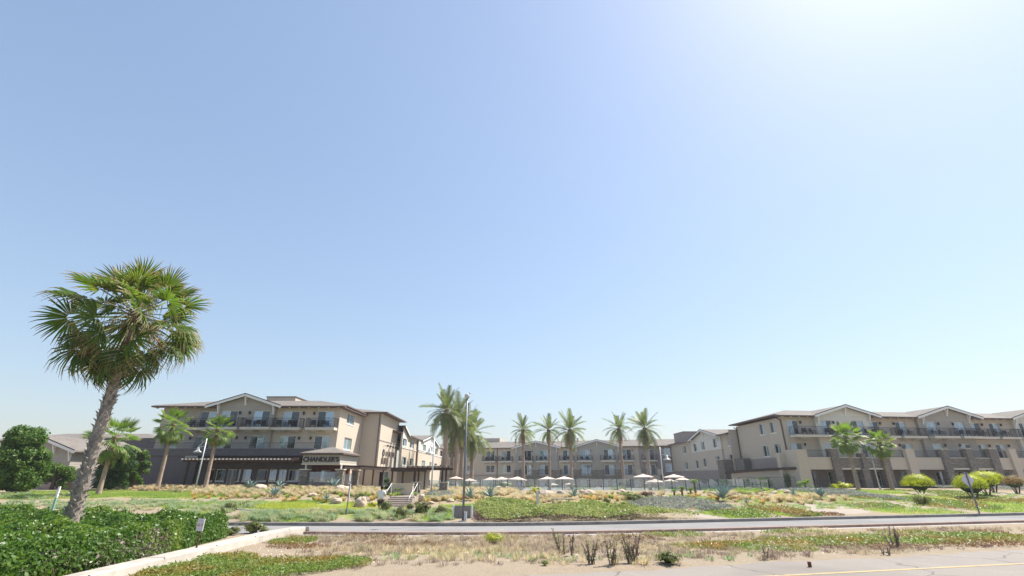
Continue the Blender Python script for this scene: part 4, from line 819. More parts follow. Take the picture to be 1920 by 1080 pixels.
# concrete hedge wall at left
w = MB(); ys = np.arange(9, 23.9, .5)
for a, b in zip(ys[:-1], ys[1:]):
    xa, xb = [-10.2 + .55 * max(0, (q - 21) / 3) ** 1.5 for q in (a, b)]
    for (p, pz, q, qz) in ((0, .30, .5, .30), (.5, .30, .55, .27), (.55, .27, .62, -.1), (0, -.1, 0, .30)): w.poly([(xa + p, a, pz), (xa + q, a, qz), (xb + q, b, qz), (xb + p, b, pz)])
w.poly([(-9.7, 23.5, -.1), (-9.0, 23.5, -.1), (-9.1, 23.5, .3), (-9.7, 23.5, .3)])
hw = ob('hedge_wall', w.mesh('hedge_wall', 'concrete'), None, None, None, 'low pale concrete wall running from the hedge to the drive', 'wall')

for q in (12.4, 14.9, 17.4, 19.9, 22.4):
    xq = -10.2 + .55 * max(0, (q - 21) / 3) ** 1.5; ob('wall_joint', MB().box(xq - .002, xq + .553, q, q + .025, .1, .3035).mesh('wall_joint', 'kerb_dark'), hw)
# ------------------------------------------------------------------ foliage builders
def leaf_cloud(P, Nrm, size, aspect=.55, jitter=.8, seed=0):
    r = np.random.default_rng(seed); n = len(P); nn = Nrm + r.normal(0, jitter, (n, 3)); nn /= np.linalg.norm(nn, axis=1, keepdims=True) + 1e-9
    a = r.normal(0, 1, (n, 3)); u = np.cross(nn, a); u /= np.linalg.norm(u, axis=1, keepdims=True) + 1e-9; v = np.cross(nn, u); s = size * r.uniform(.6, 1.35, (n, 1))
    V = np.stack([P - u * s * .5, P + v * s * aspect * .5, P + u * s * .5 + nn * s * .12, P - v * s * aspect * .5], 1).reshape(-1, 3)
    return V, np.arange(n * 4).reshape(-1, 4)
def blades(P, H, width, lean, seed=0, dirs=None):
    """one bent two-segment blade per root point"""
    r = np.random.default_rng(seed); n = len(P); az = r.uniform(0, 6.283, n) if dirs is None else dirs; h = H * r.uniform(.55, 1.2, n); l = lean * r.uniform(.3, 1.3, n) * h
    d = np.stack([np.cos(az), np.sin(az), np.zeros(n)], 1); s = np.stack([-np.sin(az + r.normal(0, .9, n)), np.cos(az), np.zeros(n)], 1) * (width * r.uniform(.6, 1.3, n))[:, None] * .5
    up = np.array([0, 0, 1.])
    a = P; b = P + d * (l * .35)[:, None] + up * (h * .6)[:, None]; c = P + d * l[:, None] + up * (h * np.clip(1 - lean * .25, .3, 1))[:, None]
    V = np.stack([a - s, a + s, b + s * .8, b - s * .8, c], 1).reshape(-1, 3); i = np.arange(n)[:, None] * 5
    Fq = np.concatenate([i + [0, 1, 2, 3], i + [3, 2, 4, 4]], 0); return V, Fq
def trimesh_fix(V, Fq):  # degenerate quads to tris are kept as tris
    q = Fq[Fq[:, 2] != Fq[:, 3]]; t = Fq[Fq[:, 2] == Fq[:, 3]][:, :3]; return np.concatenate([q[:, [0, 1, 2]], q[:, [0, 2, 3]], t], 0)
def in_ell(e, n, r): 
    a = r.uniform(0, 6.283, n); q = np.sqrt(r.uniform(0, 1, n)); return e[0] + np.cos(a) * q * e[2], e[1] + np.sin(a) * q * e[3]
EXC = np.array([gat(*p)[:2] for p in ((424, 915), (468, 918), (524, 917), (514, 934), (626, 917), (660, 917), (611, 943), (818, 917), (881, 938), (919, 937), (1077, 936), (1356, 940), (1541, 936), (1489, 932), (486, 921), (641, 922), (630, 944), (677, 951), (706, 919), (585, 931), (845, 941), (807, 945), (1014, 929), (1027, 930), (1051, 926), (1105, 928), (1165, 926), (1452, 925), (1478, 925), (1035, 948), (1052, 948), (1068, 948), (1008, 949), (1248, 935), (650, 965), (726, 950), (752, 950), (775, 950))])
def roots(L, dens, seed, clump=0, cr=.25, ok=None):
    r = np.random.default_rng(seed); X = []; Y = []
    for e in L:
        n = int(math.pi * e[2] * e[3] * dens)
        if clump:
            k = max(1, n // clump); x, y = in_ell(e, k, r); x = np.repeat(x, clump) + r.normal(0, cr, k * clump); y = np.repeat(y, clump) + r.normal(0, cr, k * clump)
        else: x, y = in_ell(e, n, r)
        X.append(x); Y.append(y)
    x = np.concatenate(X); y = np.concatenate(Y); f = y - fk(x); g = nk(x) - y; tr = -x * .218 + y * .976
    k = ((f > .35) | (g > .9)) & (tr > 14.1 + .04 * x) & ~((np.abs(x + 8.5) < 1.25) & (y > 32.8) & (y < 40)) & ~((x > -10.4) & (x < -9.4) & (y < 24))
    for ex, ey in EXC: q = (y - ey) * (ex / ey); k &= ~((np.abs(x - ex - q) < .65) & (y < ey + .2) & (y > ey - 2.6))
    if ok is not None: k &= ok(x, y)
    wgt = ell(x, y, L) * 1.1 + bumps(x * 2.3 + seed, y * 2.3) * .55 + bumps(x * 6.1, y * 6.1 + seed) * .4 + r.normal(0, .26, len(x)); k &= wgt > .45
    x, y = x[k], y[k]; return np.stack([x, y, hz(x, y) - .02], 1)
def grass(name, L, dens, h, w, lean, mat, seed, clump=0, cr=.25, label=None, cat='grass', ok=None, wind=None):
    P = roots(L, dens, seed, clump, cr, ok); r = np.random.default_rng(seed + 9)
    dirs = None
    if wind is not None: dirs = wind + r.normal(0, .8, len(P)) + 1.5 * np.sin(P[:, 0] * .9) * np.cos(P[:, 1] * .7)
    V, Fq = blades(P, h, w, lean, seed, dirs); return ob(name, npmesh(name, V, trimesh_fix(V, Fq), mat), None, None, None, label, cat, None, 'stuff')
def core(name, fn, nx, ny, mat): pass
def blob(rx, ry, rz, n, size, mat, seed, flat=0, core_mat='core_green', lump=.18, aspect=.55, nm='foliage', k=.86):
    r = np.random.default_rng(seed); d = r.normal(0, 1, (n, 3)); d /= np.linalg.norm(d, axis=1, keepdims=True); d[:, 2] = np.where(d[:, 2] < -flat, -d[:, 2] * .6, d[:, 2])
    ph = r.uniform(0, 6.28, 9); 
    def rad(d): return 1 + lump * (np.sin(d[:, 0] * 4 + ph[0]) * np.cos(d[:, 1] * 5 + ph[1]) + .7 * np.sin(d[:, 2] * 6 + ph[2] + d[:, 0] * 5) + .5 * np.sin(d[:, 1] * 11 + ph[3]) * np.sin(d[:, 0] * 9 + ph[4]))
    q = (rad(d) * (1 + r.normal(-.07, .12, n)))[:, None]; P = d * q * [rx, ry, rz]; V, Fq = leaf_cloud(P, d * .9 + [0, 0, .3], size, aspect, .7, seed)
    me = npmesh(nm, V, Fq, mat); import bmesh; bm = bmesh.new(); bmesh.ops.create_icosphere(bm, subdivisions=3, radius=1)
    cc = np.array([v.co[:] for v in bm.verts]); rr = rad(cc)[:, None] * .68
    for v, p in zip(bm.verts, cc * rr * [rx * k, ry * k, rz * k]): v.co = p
    cm = bpy.data.meshes.new('shade_core'); bm.to_mesh(cm); bm.free(); cm.materials.append(MATS[core_mat]); return me, cm  # dark solid core stands in for shade between the leaves
BC = {}
def bush(name, px, py, wpx, hpx, mat, label, cat='shrub', group=None, n=900, size=.07, Y=None, core_mat='core_green', lump=.18, variant=0, aspect=.55):
    x, y, z = gat(px, py) if Y is None else onY(px, Y, py); m = pxm(y); rx = wpx / 2 / m; rz = hpx / m * .56
    key = (mat, variant, n, size, lump)
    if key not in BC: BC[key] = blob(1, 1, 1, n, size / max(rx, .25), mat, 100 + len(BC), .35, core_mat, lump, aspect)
    f, c = BC[key]; t = thing(name, (x, y, z), label, cat, group, rnd.uniform(0, 6)); M = T((0, 0, rz * .72)) @ Matrix.Diagonal((rx, rx * .9, rz, 1)); ob('foliage', f, t, M=M); ob('shade_core', c, t, M=M); return t
# fan palm frond
def fan_mesh(name, mat, Rr=1.15, pet=1.5, seg=26, droop=.5, seed=0, spread=112, rows=(.12, .5, .8, 1)):
    r = np.random.default_rng(seed); V = []; Fq = []; tip = []
    def addq(a, b, c, d): Fq.append((a, b, c, d))
    def petz(u): return -.10 * u * u * pet
    for k in range(4):     # petiole, flat strip with ridge
        u = k / 3; w = .045 - .02 * u; V.extend([(u * pet, -w, petz(u)), (u * pet, 0, petz(u) + .03), (u * pet, w, petz(u))]); tip += [.25] * 3
        if k: b = (k - 1) * 3; addq(b, b + 3, b + 4, b + 1); addq(b + 1, b + 4, b + 5, b + 2)
    cx, cz = pet, petz(1); da = 2 * R(spread) / seg
    for i in range(seg):
        a = -R(spread) + da * (i + .5); L = Rr * (1 - .18 * (abs(a) / R(spread)) ** 2) * r.uniform(.86, 1.08); extra = r.uniform(.6, 1.7) ; bend = r.normal(0, .05); b0 = len(V)
        for j, u in enumerate(rows):
            q = a + bend * u; rr = L * u; hw = (math.tan(da / 2) * rr * 1.02) if u <= .5 else (math.tan(da / 2) * L * .5 * (1 - (u - .5) / .5) ** .8 * .9 + .004)
            z = cz - droop * extra * .24 * rr ** 2 - (.35 * droop * extra * max(0, u - .72) ** 1.2 * L * 2.2) + .10 * abs(math.sin(a)) * rr
            rad_ = rr * (1 - .10 * droop * u * u); c_, s_ = math.cos(q), math.sin(q)
            for e, dz in ((-1, 0), (0, .035 * (1 if u < .9 else .3)), (1, 0)): V.append((cx + rad_ * c_ - e * hw * s_, rad_ * s_ + e * hw * c_, z + dz)); tip.append(u)
        for j in range(len(rows) - 1): b = b0 + j * 3; addq(b, b + 3, b + 4, b + 1); addq(b + 1, b + 4, b + 5, b + 2)
    return npmesh(name, np.array(V), np.array(Fq), mat, False, dict(tip=tip))
def trunk_mesh(name, h, r0, r1, mat, n=14, rings=26, flare=.25, bulge=0, seed=1, lean=(0, 0)):
    r = random.Random(seed); mb = MB(); pts = []; rad = []
    for k in range(rings + 1):
        u = k / rings; pts.append((lean[0] * u * u, lean[1] * u * u, h * u)); q = r0 + (r1 - r0) * u + flare * r0 * math.exp(-u * 9) + r.uniform(-.035, .035) * r0 + bulge * math.exp(-((u - .97) / .06) ** 2); rad.append(q)
    mb.tube(pts, rad, n); return mb.mesh(name, mat, True)
def crown(t, meshes, dead, top, n, seed, elmin=-60, elmax=82, scale=1, ndead=6, name='frond', basis=0):
    r = random.Random(seed); ga = 2.39996
    for i in range(n):
        u = (i + .5) / n; el = R(elmax - (elmax - elmin) * u ** .85 + r.uniform(-9, 9)); az = i * ga + r.uniform(-.25, .25); s = scale * r.uniform(.88, 1.1) * (1 - .12 * (u < .1))
        ob(name, meshes[min(len(meshes) - 1, int(u * len(meshes)))], t, M=aim((math.cos(az) * .15 * scale * (1 - basis), math.sin(az) * .15 * scale, top - .55 * scale * u), az, el, r.uniform(-.5, .5), s))
    for i in range(ndead):
        az = i * 2.1 + r.uniform(-.4, .4); ob('dead_frond', dead, t, M=aim((math.cos(az) * .12, math.sin(az) * .12, top - .7 * scale), az, R(r.uniform(-80, -58)), r.uniform(-.5, .5), scale * r.uniform(.7, .95)))

# ---- the big fan palm
BX, BY = -15.2, 18.0
t = thing('fan_palm', (BX, BY, .05), 'very tall fan palm with shaggy grey trunk rising from the hedge', 'palm tree'); HT = 8.3
ob('trunk', trunk_mesh('trunk', HT, .205, .15, 'trunk_grey', 16, 40, .35), t, (0, 0, 0))
def boot_mesh(mat):
    mb = MB(); mb.poly([(-.10, 0, -.05), (.10, 0, -.05), (.075, -.035, .10), (-.075, -.035, .10)]); mb.poly([(-.075, -.035, .10), (.075, -.035, .10), (.03, -.10, .24), (-.02, -.11, .25)])
    mb.poly([(-.075, -.035, .10), (-.02, -.11, .25), (-.1, .03, .1)]); mb.poly([(.075, -.035, .10), (.1, .03, .1), (.03, -.10, .24)]); mb.poly([(-.02, -.11, .25), (.03, -.10, .24), (.06, .02, .12), (-.06, .02, .12)]); return mb.mesh('leaf_base', mat)
bm_, bb_ = boot_mesh('boot'), boot_mesh('boot_brown'); r_ = random.Random(4); NB = 298
for i in range(NB):
    u = i / NB; z = .9 + (HT - .75) * u; a = i * 2.39996 + r_.uniform(-.25, .25); rr = .205 - .055 * (z / HT) + .04 * math.exp(-z) - .02; s = r_.uniform(.6, .95)
    ob('leaf_base', bb_ if u > .72 + r_.uniform(-.1, .1) else bm_, t, M=T((math.cos(a) * rr, math.sin(a) * rr, z)) @ Matrix.Rotation(a + math.pi / 2, 4, 'Z') @ Matrix.Rotation(r_.uniform(-.15, .35), 4, 'X') @ Matrix.Rotation(r_.uniform(-.3, .3), 4, 'Y') @ Matrix.Scale(s, 4))
fans = [fan_mesh('frond', 'fan_green', 1.1, 1.2, 30, .15, 1, 120), fan_mesh('frond', 'fan_green', 1.2, 1.45, 30, .35, 2, 112), fan_mesh('frond', 'fan_green', 1.15, 1.7, 32, .7, 3, 115), fan_mesh('frond', 'fan_green', 1.15, 1.8, 30, 1.3, 4, 100)]
fdead = fan_mesh('dead_frond', 'fan_dead', 1.0, 1.35, 24, 1.6, 5, 80)
r_ = random.Random(12)
for i in range(52):
    u = (i + .5) / 52; el = R(86 - 152 * u ** .95 + r_.uniform(-17, 17)); az = i * 2.39996 + r_.uniform(-.5, .5)
    M = aim((math.cos(az) * .12, math.sin(az) * .12, HT + .5 - .8 * u), az, el, r_.uniform(-1.2, 1.2), r_.uniform(.72, 1.04)); ob('frond', fans[min(3, int(u * 4))], t, M=M)
for az, el, q in ((2.9, -12, 1.0), (3.3, -34, 1.02), (2.6, -42, .95), (3.0, -62, .95), (.3, -30, .9), (-.2, -50, .9), (.1, -8, .95), (3.9, -52, .95), (5.2, -50, .9)):
    ob('frond', fans[3], t, M=aim((math.cos(az) * .12, math.sin(az) * .12, HT - .2), az, R(el), r_.uniform(-.9, .9), q))
for i in range(6):
    az = i * 2.1 + r_.uniform(-.4, .4); ob('dead_frond', fdead, t, M=aim((math.cos(az) * .12, math.sin(az) * .12, HT - .3), az, R(r_.uniform(-72, -25)), r_.uniform(-.9, .9), r_.uniform(.75, .95)))
sm = MB(); r_ = random.Random(8)
for i in range(46):
    az = r_.uniform(0, 6.28); L_ = r_.uniform(.9, 2.0); el = r_.uniform(-.6, .9); p0 = Vector((0, 0, HT + r_.uniform(-.4, .3))); d = Vector((math.cos(az) * math.cos(el), math.sin(az) * math.cos(el), math.sin(el))); pts = [p0 + d * L_ * k / 4 + Vector((0, 0, -.10 * (k / 4) ** 2 * L_ * 4)) for k in range(5)]
    sm.tube(pts, [.022, .018, .014, .011, .006], 4, 0, False)
    for k in range(7): q = pts[2 + k % 3] + Vector((r_.uniform(-.12, .12), r_.uniform(-.12, .12), 0)); sm.tube([q, q + Vector((r_.uniform(-.05, .05), r_.uniform(-.05, .05), -r_.uniform(.25, .6)))], [.012, .004], 3, 0, False)
tag(ob('flower_stalks', sm.mesh('flower_stalks', 'straw'), t, (0, 0, 0)), kind='stuff')

# ---- smaller fan palms
sf = [fan_mesh('frond', 'fan_small', .95, .85, 17, .1, 21, 85), fan_mesh('frond', 'fan_small', .95, .95, 17, .25, 22, 85), fan_mesh('frond', 'fan_small', .95, .95, 17, .7, 23, 85)]; sd_ = fan_mesh('dead_frond', 'fan_dead', .8, .8, 12, 1.6, 25, 75)
st_ = {}
def small_palm(px, Y, pc, label, sc_, seed, n=30):
    x, y, z = onY(px, Y); h = at(px, pc, Y)[2] - z; t = thing('fan_palm', (x, y, z), label, 'palm tree', 'small fan palms in front of the hotel')
    ob('trunk', trunk_mesh('trunk', h, .19, .13, 'trunk_tan', 12, 22, .3, .06, seed), t, (0, 0, -.1)); ob('crown_skirt', trunk_mesh('crown_skirt', .9, .14, .24, 'boot_brown', 10, 6, 0, 0, seed + 3), t, (0, 0, h - .9)); crown(t, sf, sd_, h + .1, n, seed, -80, 85, sc_, 8)
small_palm(183, 43, 818, 'small fan palm standing right behind the big palm trunk', 1.12, 31); small_palm(291, 50, 795, 'small fan palm in front of the blank grey restaurant wall', 1.02, 32, 36); small_palm(381, 50, 804, 'small fan palm right of the lamp post by the restaurant', .88, 33)
small_palm(1613, 57, 817, 'larger of the two small fan palms at right, left of the lamp post', 1.0, 34, 42); small_palm(1677, 57, 829, 'smaller fan palm right of the lamp post at the right block', .88, 35, 38)

# ---- date palms by the pool
def feather(name, L_=3.2, pairs=22, arch=.5, seed=0, mat='date_leaf'):
    r = random.Random(seed); V = []; Fq = []
    def p(u): return Vector((L_ * (u - .12 * arch * u * u), 0, L_ * (.10 * u - arch * .55 * u ** 2.2)))
    for k in range(7):
        u = k / 6; c = p(u); w = .035 * (1 - u) + .008; V += [(c.x, -w, c.z), (c.x, w, c.z)]
        if k: b = 2 * k - 2; Fq.append((b, b + 2, b + 3, b + 1))
    for i in range(pairs):
        u = .14 + .86 * (i + .5) / pairs; c = p(u); d = (p(min(1, u + .03)) - p(u - .03)).normalized(); ll = .62 * math.sin(math.pi * min(1, .22 + u * .72)) ** .7 + .08
        for s in (-1, 1):
            q = Vector((.75, s * .75, .30 + r.uniform(-.15, .15))).normalized(); dr = (d * q.x + Vector((0, 1, 0)) * q.y + Vector((-d.z, 0, d.x)) * q.z); e = c + dr * ll; e.z -= ll * .22; w = d * .06; b = len(V)
            V += [tuple(c - w), tuple(c + w), tuple(e + w * .35), tuple(e - w * .35)]; Fq.append((b, b + 1, b + 2, b + 3))
    return npmesh(name, np.array([tuple(v) for v in V]), np.array(Fq), mat)
fe = [feather('frond', 3.1, 24, .25, 1), feather('frond', 3.2, 24, .55, 2), feather('frond', 3.1, 24, .9, 3), feather('frond', 3.0, 22, 1.25, 4)]
fdd = feather('dead_frond', 2.6, 18, .3, 8, 'fan_dead')
def date_palm(px, Y, pc, s, label, seed, n=34, elmin=-38, grp='single date palms by the pool'):
    x, y, z = onY(px, Y, 900); h = at(px, pc, Y)[2] - z; t = thing('date_palm', (x, y, z), label, 'palm tree', grp)
    ob('trunk', trunk_mesh('trunk', h, .25 * s ** .9, .22 * s ** .9, 'trunk_tan', 10, 30, .15, .09, seed), t, (0, 0, -.2)); r = random.Random(seed); t.rotation_euler = (R(r.uniform(-1.5, 1.5)), R(r.uniform(-2, 2)), r.uniform(0, 6.28))
    ob('crown_base', trunk_mesh('crown_base', .9, .25, .42, 'boot_brown', 10, 5, 0, 0, seed), t, (0, 0, h - .9))
    for i in range(n):
        u = (i + .5) / n; el = R(80 - (80 - elmin) * u ** .9 + r.uniform(-7, 7)); az = i * 2.39996 + r.uniform(-.3, .3)
        ob('frond', fe[min(3, int(u * 4))], t, M=aim((0, 0, h - .35 * u), az, el, r.uniform(-.5, .5), s * r.uniform(.72, 1.14)))
    for i in range(3 + seed % 4 * 2): ob('dead_frond', fdd, t, M=aim((0, 0, h - .4), r.uniform(0, 6.28), R(r.uniform(-86, -66)), 0, s * r.uniform(.6, .9)))
CG = 'tall date palms in the cluster'
date_palm(834, 80, 768, 1.42, 'leftmost and tallest date palm of the dense cluster left of the street light', 41, 42, -62, CG); date_palm(853, 84, 782, 1.45, 'date palm standing second from the right in the dense cluster', 42, 34, -55, CG); date_palm(846, 90, 800, 1.3, 'slender date palm just left of the centre of the dense cluster', 43, 30, -55, CG)
date_palm(864, 88, 800, 1.5, 'shorter date palm right beside the street light pole in the cluster', 44, 32, -60, CG); date_palm(884, 92, 812, 1.45, 'low date palm crown right of the street light pole', 45, 40, -60, CG)
date_palm(982, 84, 805, .93, 'date palm standing alone left of the first central gable, leftmost of the singles', 46, 24, -30); date_palm(1031, 90, 806, .98, 'date palm left of the fullest crown, in front of the first central gable', 47, 25, -30); date_palm(1072, 84, 805, 1.12, 'fullest date palm between the two central gables', 48, 34, -50)
date_palm(1170, 86, 803, 1.02, 'date palm with a bulging crown base right of the second central gable', 49, 26, -22); date_palm(1218, 84, 802, 1.15, 'rightmost date palm, with a thick hanging skirt, beside the lamp post', 50, 34, -48)

# ------------------------------------------------------------------ trees at far left
def tree(px, py, Y, wpx, toppy, mat, label, seed, nb=26, trunk=True, size=.22, nleaf=900, low=.0):
    x, y, z = onY(px, Y, py); h = at(px, toppy, Y)[2] - z; w = wpx / pxm(Y); t = thing('leafy_tree', (x, y, z), label, 'tree'); r = random.Random(seed); mb = MB()
    mb.tube([(0, 0, -.2), (.05, 0, h * .35), (.1, .1, h * .75)], [.2, .14, .05], 8)
    Vs = []; Fs = []; off = 0
    for i in range(nb):
        a = r.uniform(0, 6.28); q = math.sqrt(r.random()); zz = h * (low + (1 - low) * r.uniform(.08, .93)); k = math.sqrt(max(.05, 1 - ((zz / h - .45) / .62) ** 2)); c = np.array([math.cos(a) * q * w * .38 * k, math.sin(a) * q * w * .38 * k, zz]); rr = w * r.uniform(.08, .16)
        rg = np.random.default_rng(seed * 100 + i); d = rg.normal(0, 1, (nleaf, 3)); d /= np.linalg.norm(d, axis=1, keepdims=True); P = c + d * (rr * rg.uniform(.25, 1.45, (nleaf, 1)) ** .8) * [1, 1, .8]; P = P[P[:, 2] > .15]; dd_ = d[:len(P)]
        V, Fq = leaf_cloud(P, dd_ + [0, 0, .4], size, .45, .8, seed * 7 + i); Vs.append(V); Fs.append(Fq + off); off += len(V); mb.tube([(0, 0, h * .3), tuple(c * [.5, .5, .8]), tuple(c)], [.06, .04, .015], 5, 0, False)
    ob('trunk', mb.mesh('trunk', 'stem_wood'), t, (0, 0, 0)); ob('crown', npmesh('crown', np.concatenate(Vs), np.concatenate(Fs), mat), t, (0, 0, 0))
tree(22, 915, 44, 92, 800, 'tree_leaf', 'broad bushy green tree at the far left edge', 61, 110, size=.26, nleaf=620)
tree(207, 908, 50, 70, 838, 'tree_dark', 'dark dense rounded tree behind the big palm trunk', 62, 70, nleaf=500)
tree(253, 900, 53, 34, 842, 'tree_leaf', 'small pale-topped bushy tree against the dark grey wall', 63, 30, nleaf=400)
tree(100, 905, 50, 60, 868, 'tree_leaf', 'low leafy bush in front of the annex window', 64, 12, nleaf=700)
tree(729, 914, 45, 20, 893, 'tree_dark', 'leafy green bush at the head of the garden steps', 65, 7, nleaf=400, size=.16)

# ------------------------------------------------------------------ hedge at left
def hedge():
    hx = lambda y: -10.75 - .15 * np.clip(y - 14.5, 0, 20)
    def top(x, y):
        e = np.clip((x + 28) / .8, 0, 1) * np.clip((hx(y) - x) / .9, 0, 1) * np.clip((22.3 + .25 * np.clip(-13 - x, 0, 14) - y + .5 * bumps(x, y)) / 1.0, 0, 1) * np.clip((y - 9) / .6, 0, 1)
        return (.90 + .42 * bumps(x * 1.3, y * 1.3) + .14 * np.sin(x * 2.1 + y) * np.sin(y * 1.7) + .10 * np.sin(x * 4.7) * np.sin(y * 5.3 + 1)) * e ** .5
    r = np.random.default_rng(5); n = 150000; x = r.uniform(-27.6, -10.6, n); y = r.uniform(9.2, 25.3, n); k = (x / y > -1.25); x, y = x[k], y[k]; e = .05
    z = top(x, y); gx = (top(x + e, y) - z) / e; gy = (top(x, y + e) - z) / e; nn = np.stack([-gx, -gy, np.ones_like(x)], 1); nn /= np.linalg.norm(nn, axis=1, keepdims=True)
    P = np.stack([x, y, z], 1) - nn * np.abs(r.normal(0, .07, len(x)))[:, None]; k = z > .05; P, nn = P[k], nn[k]
    # extra leaves on the side towards the wall and the drive
    m = 26000; ys = r.uniform(9.2, 22, m); zz = r.uniform(.05, 1.0, m); xs = hx(ys) - .1 - .35 * (zz / 1.0) ** 2 + .2 * bumps(ys * 2, zz * 5) + r.normal(0, .05, m); P = np.concatenate([P, np.stack([xs, ys, zz], 1)]); nn = np.concatenate([nn, np.tile([1., 0, .2], (m, 1))])
    bl = bumps(P[:, 0] * 1.9 + 4, P[:, 1] * 1.9) + .7 * bumps(P[:, 0] * 5, P[:, 1] * 5 + P[:, 2] * 4); f = (P[:, 0] > -13.4) & (P[:, 2] < .85) & (P[:, 1] < 17.6) & (bl + r.normal(0, .6, len(P)) > .35 + .9 * np.clip(P[:, 2] - .45, 0, 1) + .5 * np.clip(-11.6 - P[:, 0], 0, 2))
    t = thing('hedge', (-18, 17, 0), 'big glossy green hedge at lower left round the tall palm', 'hedge')
    V, Fq = leaf_cloud(P[~f], nn[~f] * 1.1, .105, .6, .75, 3); ob('foliage', npmesh('foliage', V, Fq, 'hedge_leaf'), t, (18, -17, 0))
    V, Fq = leaf_cloud(P[f], nn[f] * .8, .10, .6, .8, 4); ob('pale_foliage', npmesh('pale_foliage', V, Fq, 'hedge_pale'), t, (18, -17, 0))
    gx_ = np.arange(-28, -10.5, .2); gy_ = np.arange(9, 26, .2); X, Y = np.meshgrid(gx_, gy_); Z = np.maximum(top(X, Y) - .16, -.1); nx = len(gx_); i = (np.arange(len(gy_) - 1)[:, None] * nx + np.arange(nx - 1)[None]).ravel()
    ob('shade_core', npmesh('shade_core', np.stack([X.ravel(), Y.ravel(), Z.ravel()], 1), np.stack([i, i + 1, i + nx + 1, i + nx], 1), 'core_green'), t, (18, -17, 0))  # dark sheet under the leaves, coloured as the shade inside the hedge
    # upright shoots and white flowers
    q = P[~f][r.integers(0, (~f).sum(), 900)]; sh = []; 
    for a in q:
        if a[2] > .7: 
            h = r.uniform(.05, .22); b = a + np.array([r.normal(0, .03), r.normal(0, .03), h]); sh += [a + (b - a) * u for u in (.3, .6, .85, 1)]
    sh = np.array(sh); V, Fq = leaf_cloud(sh, np.tile([0, 0, .3], (len(sh), 1)), .10, .5, 1.2, 8); ob('shoots', npmesh('shoots', V, Fq, 'hedge_leaf'), t, (18, -17, 0))
    w_ = P[~f][r.integers(0, (~f).sum(), 26)] + [0, 0, .05]; V, Fq = leaf_cloud(np.repeat(w_, 5, 0), np.tile([0, -.5, .6], (130, 1)), .075, .8, .5, 9); ob('flowers', npmesh('flowers', V, Fq, 'white_trim'), t, (18, -17, 0))
hedge()

# ------------------------------------------------------------------ garden planting
# lime topiary mounds
def topiary(px, py, Y, wpx, hpx, label, seed, mat='lime_leaf', n=5200):
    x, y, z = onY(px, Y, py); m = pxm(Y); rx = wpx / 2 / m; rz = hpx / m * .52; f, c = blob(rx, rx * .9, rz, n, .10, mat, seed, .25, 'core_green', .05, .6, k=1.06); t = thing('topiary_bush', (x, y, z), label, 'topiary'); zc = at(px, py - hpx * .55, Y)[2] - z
    ob('foliage', f, t, (0, 0, zc)); ob('shade_core', c, t, (0, 0, zc)); mb = MB()
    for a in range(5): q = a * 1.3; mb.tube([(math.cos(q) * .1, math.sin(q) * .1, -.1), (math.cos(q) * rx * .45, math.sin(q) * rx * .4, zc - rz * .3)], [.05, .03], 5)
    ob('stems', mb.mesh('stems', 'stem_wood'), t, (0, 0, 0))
topiary(1727, 924, 48, 50, 31, 'round lime-green topiary bush standing alone left of the diamond sign', 71); topiary(1826, 930, 44, 52, 36, 'lime-green topiary directly behind the diamond sign', 72); topiary(1850, 922, 47, 46, 34, 'middle lime-green topiary of the overlapping three', 73); topiary(1862, 913, 52, 42, 26, 'rearmost lime-green topiary of the overlapping three', 74)
topiary(1906, 918, 50, 34, 24, 'reddish feathery shrub at the far right edge', 75, 'red_leaf', 1500)
# agaves
def agave_leaf(mat):
    mb = MB(); prof = ((0, .05, 0), (.35, .085, .03), (.75, .06, .05), (1.0, .0, .0))
    for (u0, w0, z0), (u1, w1, z1) in zip(prof[:-1], prof[1:]):
        mb.poly([(u0, -w0, z0 + .04), (u1, -w1, z1 + .03), (u1, 0, z1 - .0), (u0, 0, z0)]); mb.poly([(u0, 0, z0), (u1, 0, z1), (u1, w1, z1 + .03), (u0, w0, z0 + .04)])
    return mb.mesh('leaf', mat)
AL, AG = agave_leaf('agave_leaf'), agave_leaf('agave_green')
def agave(px, py, wpx, label, seed, n=20, mat=None, Y=None):
    x, y, z = gat(px, py) if Y is None else onY(px, Y, py); s = wpx / 2 / pxm(y) * 1.3; r = random.Random(seed); t = thing('agave', (x, y, z + .12), label, 'agave', 'blue-grey agaves in the garden bed')
    for i in range(n): u = (i + .5) / n; ob('leaf', mat or AL, t, M=aim((0, 0, .05), i * 2.39996, R(78 - 66 * u ** .8 + r.uniform(-8, 8)), r.uniform(-.3, .3), s * r.uniform(.85, 1.1)))
ag = [(424, 915, 28, 'agave in front of the restaurant windows, just right of the small palm'), (468, 918, 26, 'agave left of the tan boulder below the restaurant'), (487, 910, 22, 'agave right behind the tan boulder below the restaurant'), (524, 917, 24, 'agave under the right end of the restaurant windows'), (514, 934, 30, 'agave low on the grassy slope left of the restaurant sign'),
      (626, 917, 30, 'agave in front of the middle stone pillar under the sign'), (660, 917, 26, 'agave in front of the right stone pillar under the sign'), (611, 943, 24, 'small pale agave beside the round boulder near the lawn'), (800, 918, 20, 'agave between the steps and the stone pergola'), (818, 917, 24, 'agave left of the right-hand pergola pillar'), (846, 917, 24, 'agave right of the pergola pillar'),
      (881, 938, 30, 'large agave just right of the street light pole'), (919, 937, 34, 'dark large agave left of the trio of umbrellas'), (1077, 936, 28, 'agave behind the right end of the concrete bench'), (1356, 940, 46, 'biggest blue agave near the curved-canopy building'), (1541, 936, 32, 'blue agave right of centre in front of the right block'), (1489, 932, 20, 'thin agave left of the grey ground cover'), (1401, 949, 16, 'tiny agave low on the dry slope')]
for i, a in enumerate(ag): agave(*a, seed=200 + i, n=22 if a[2] > 25 else 15)
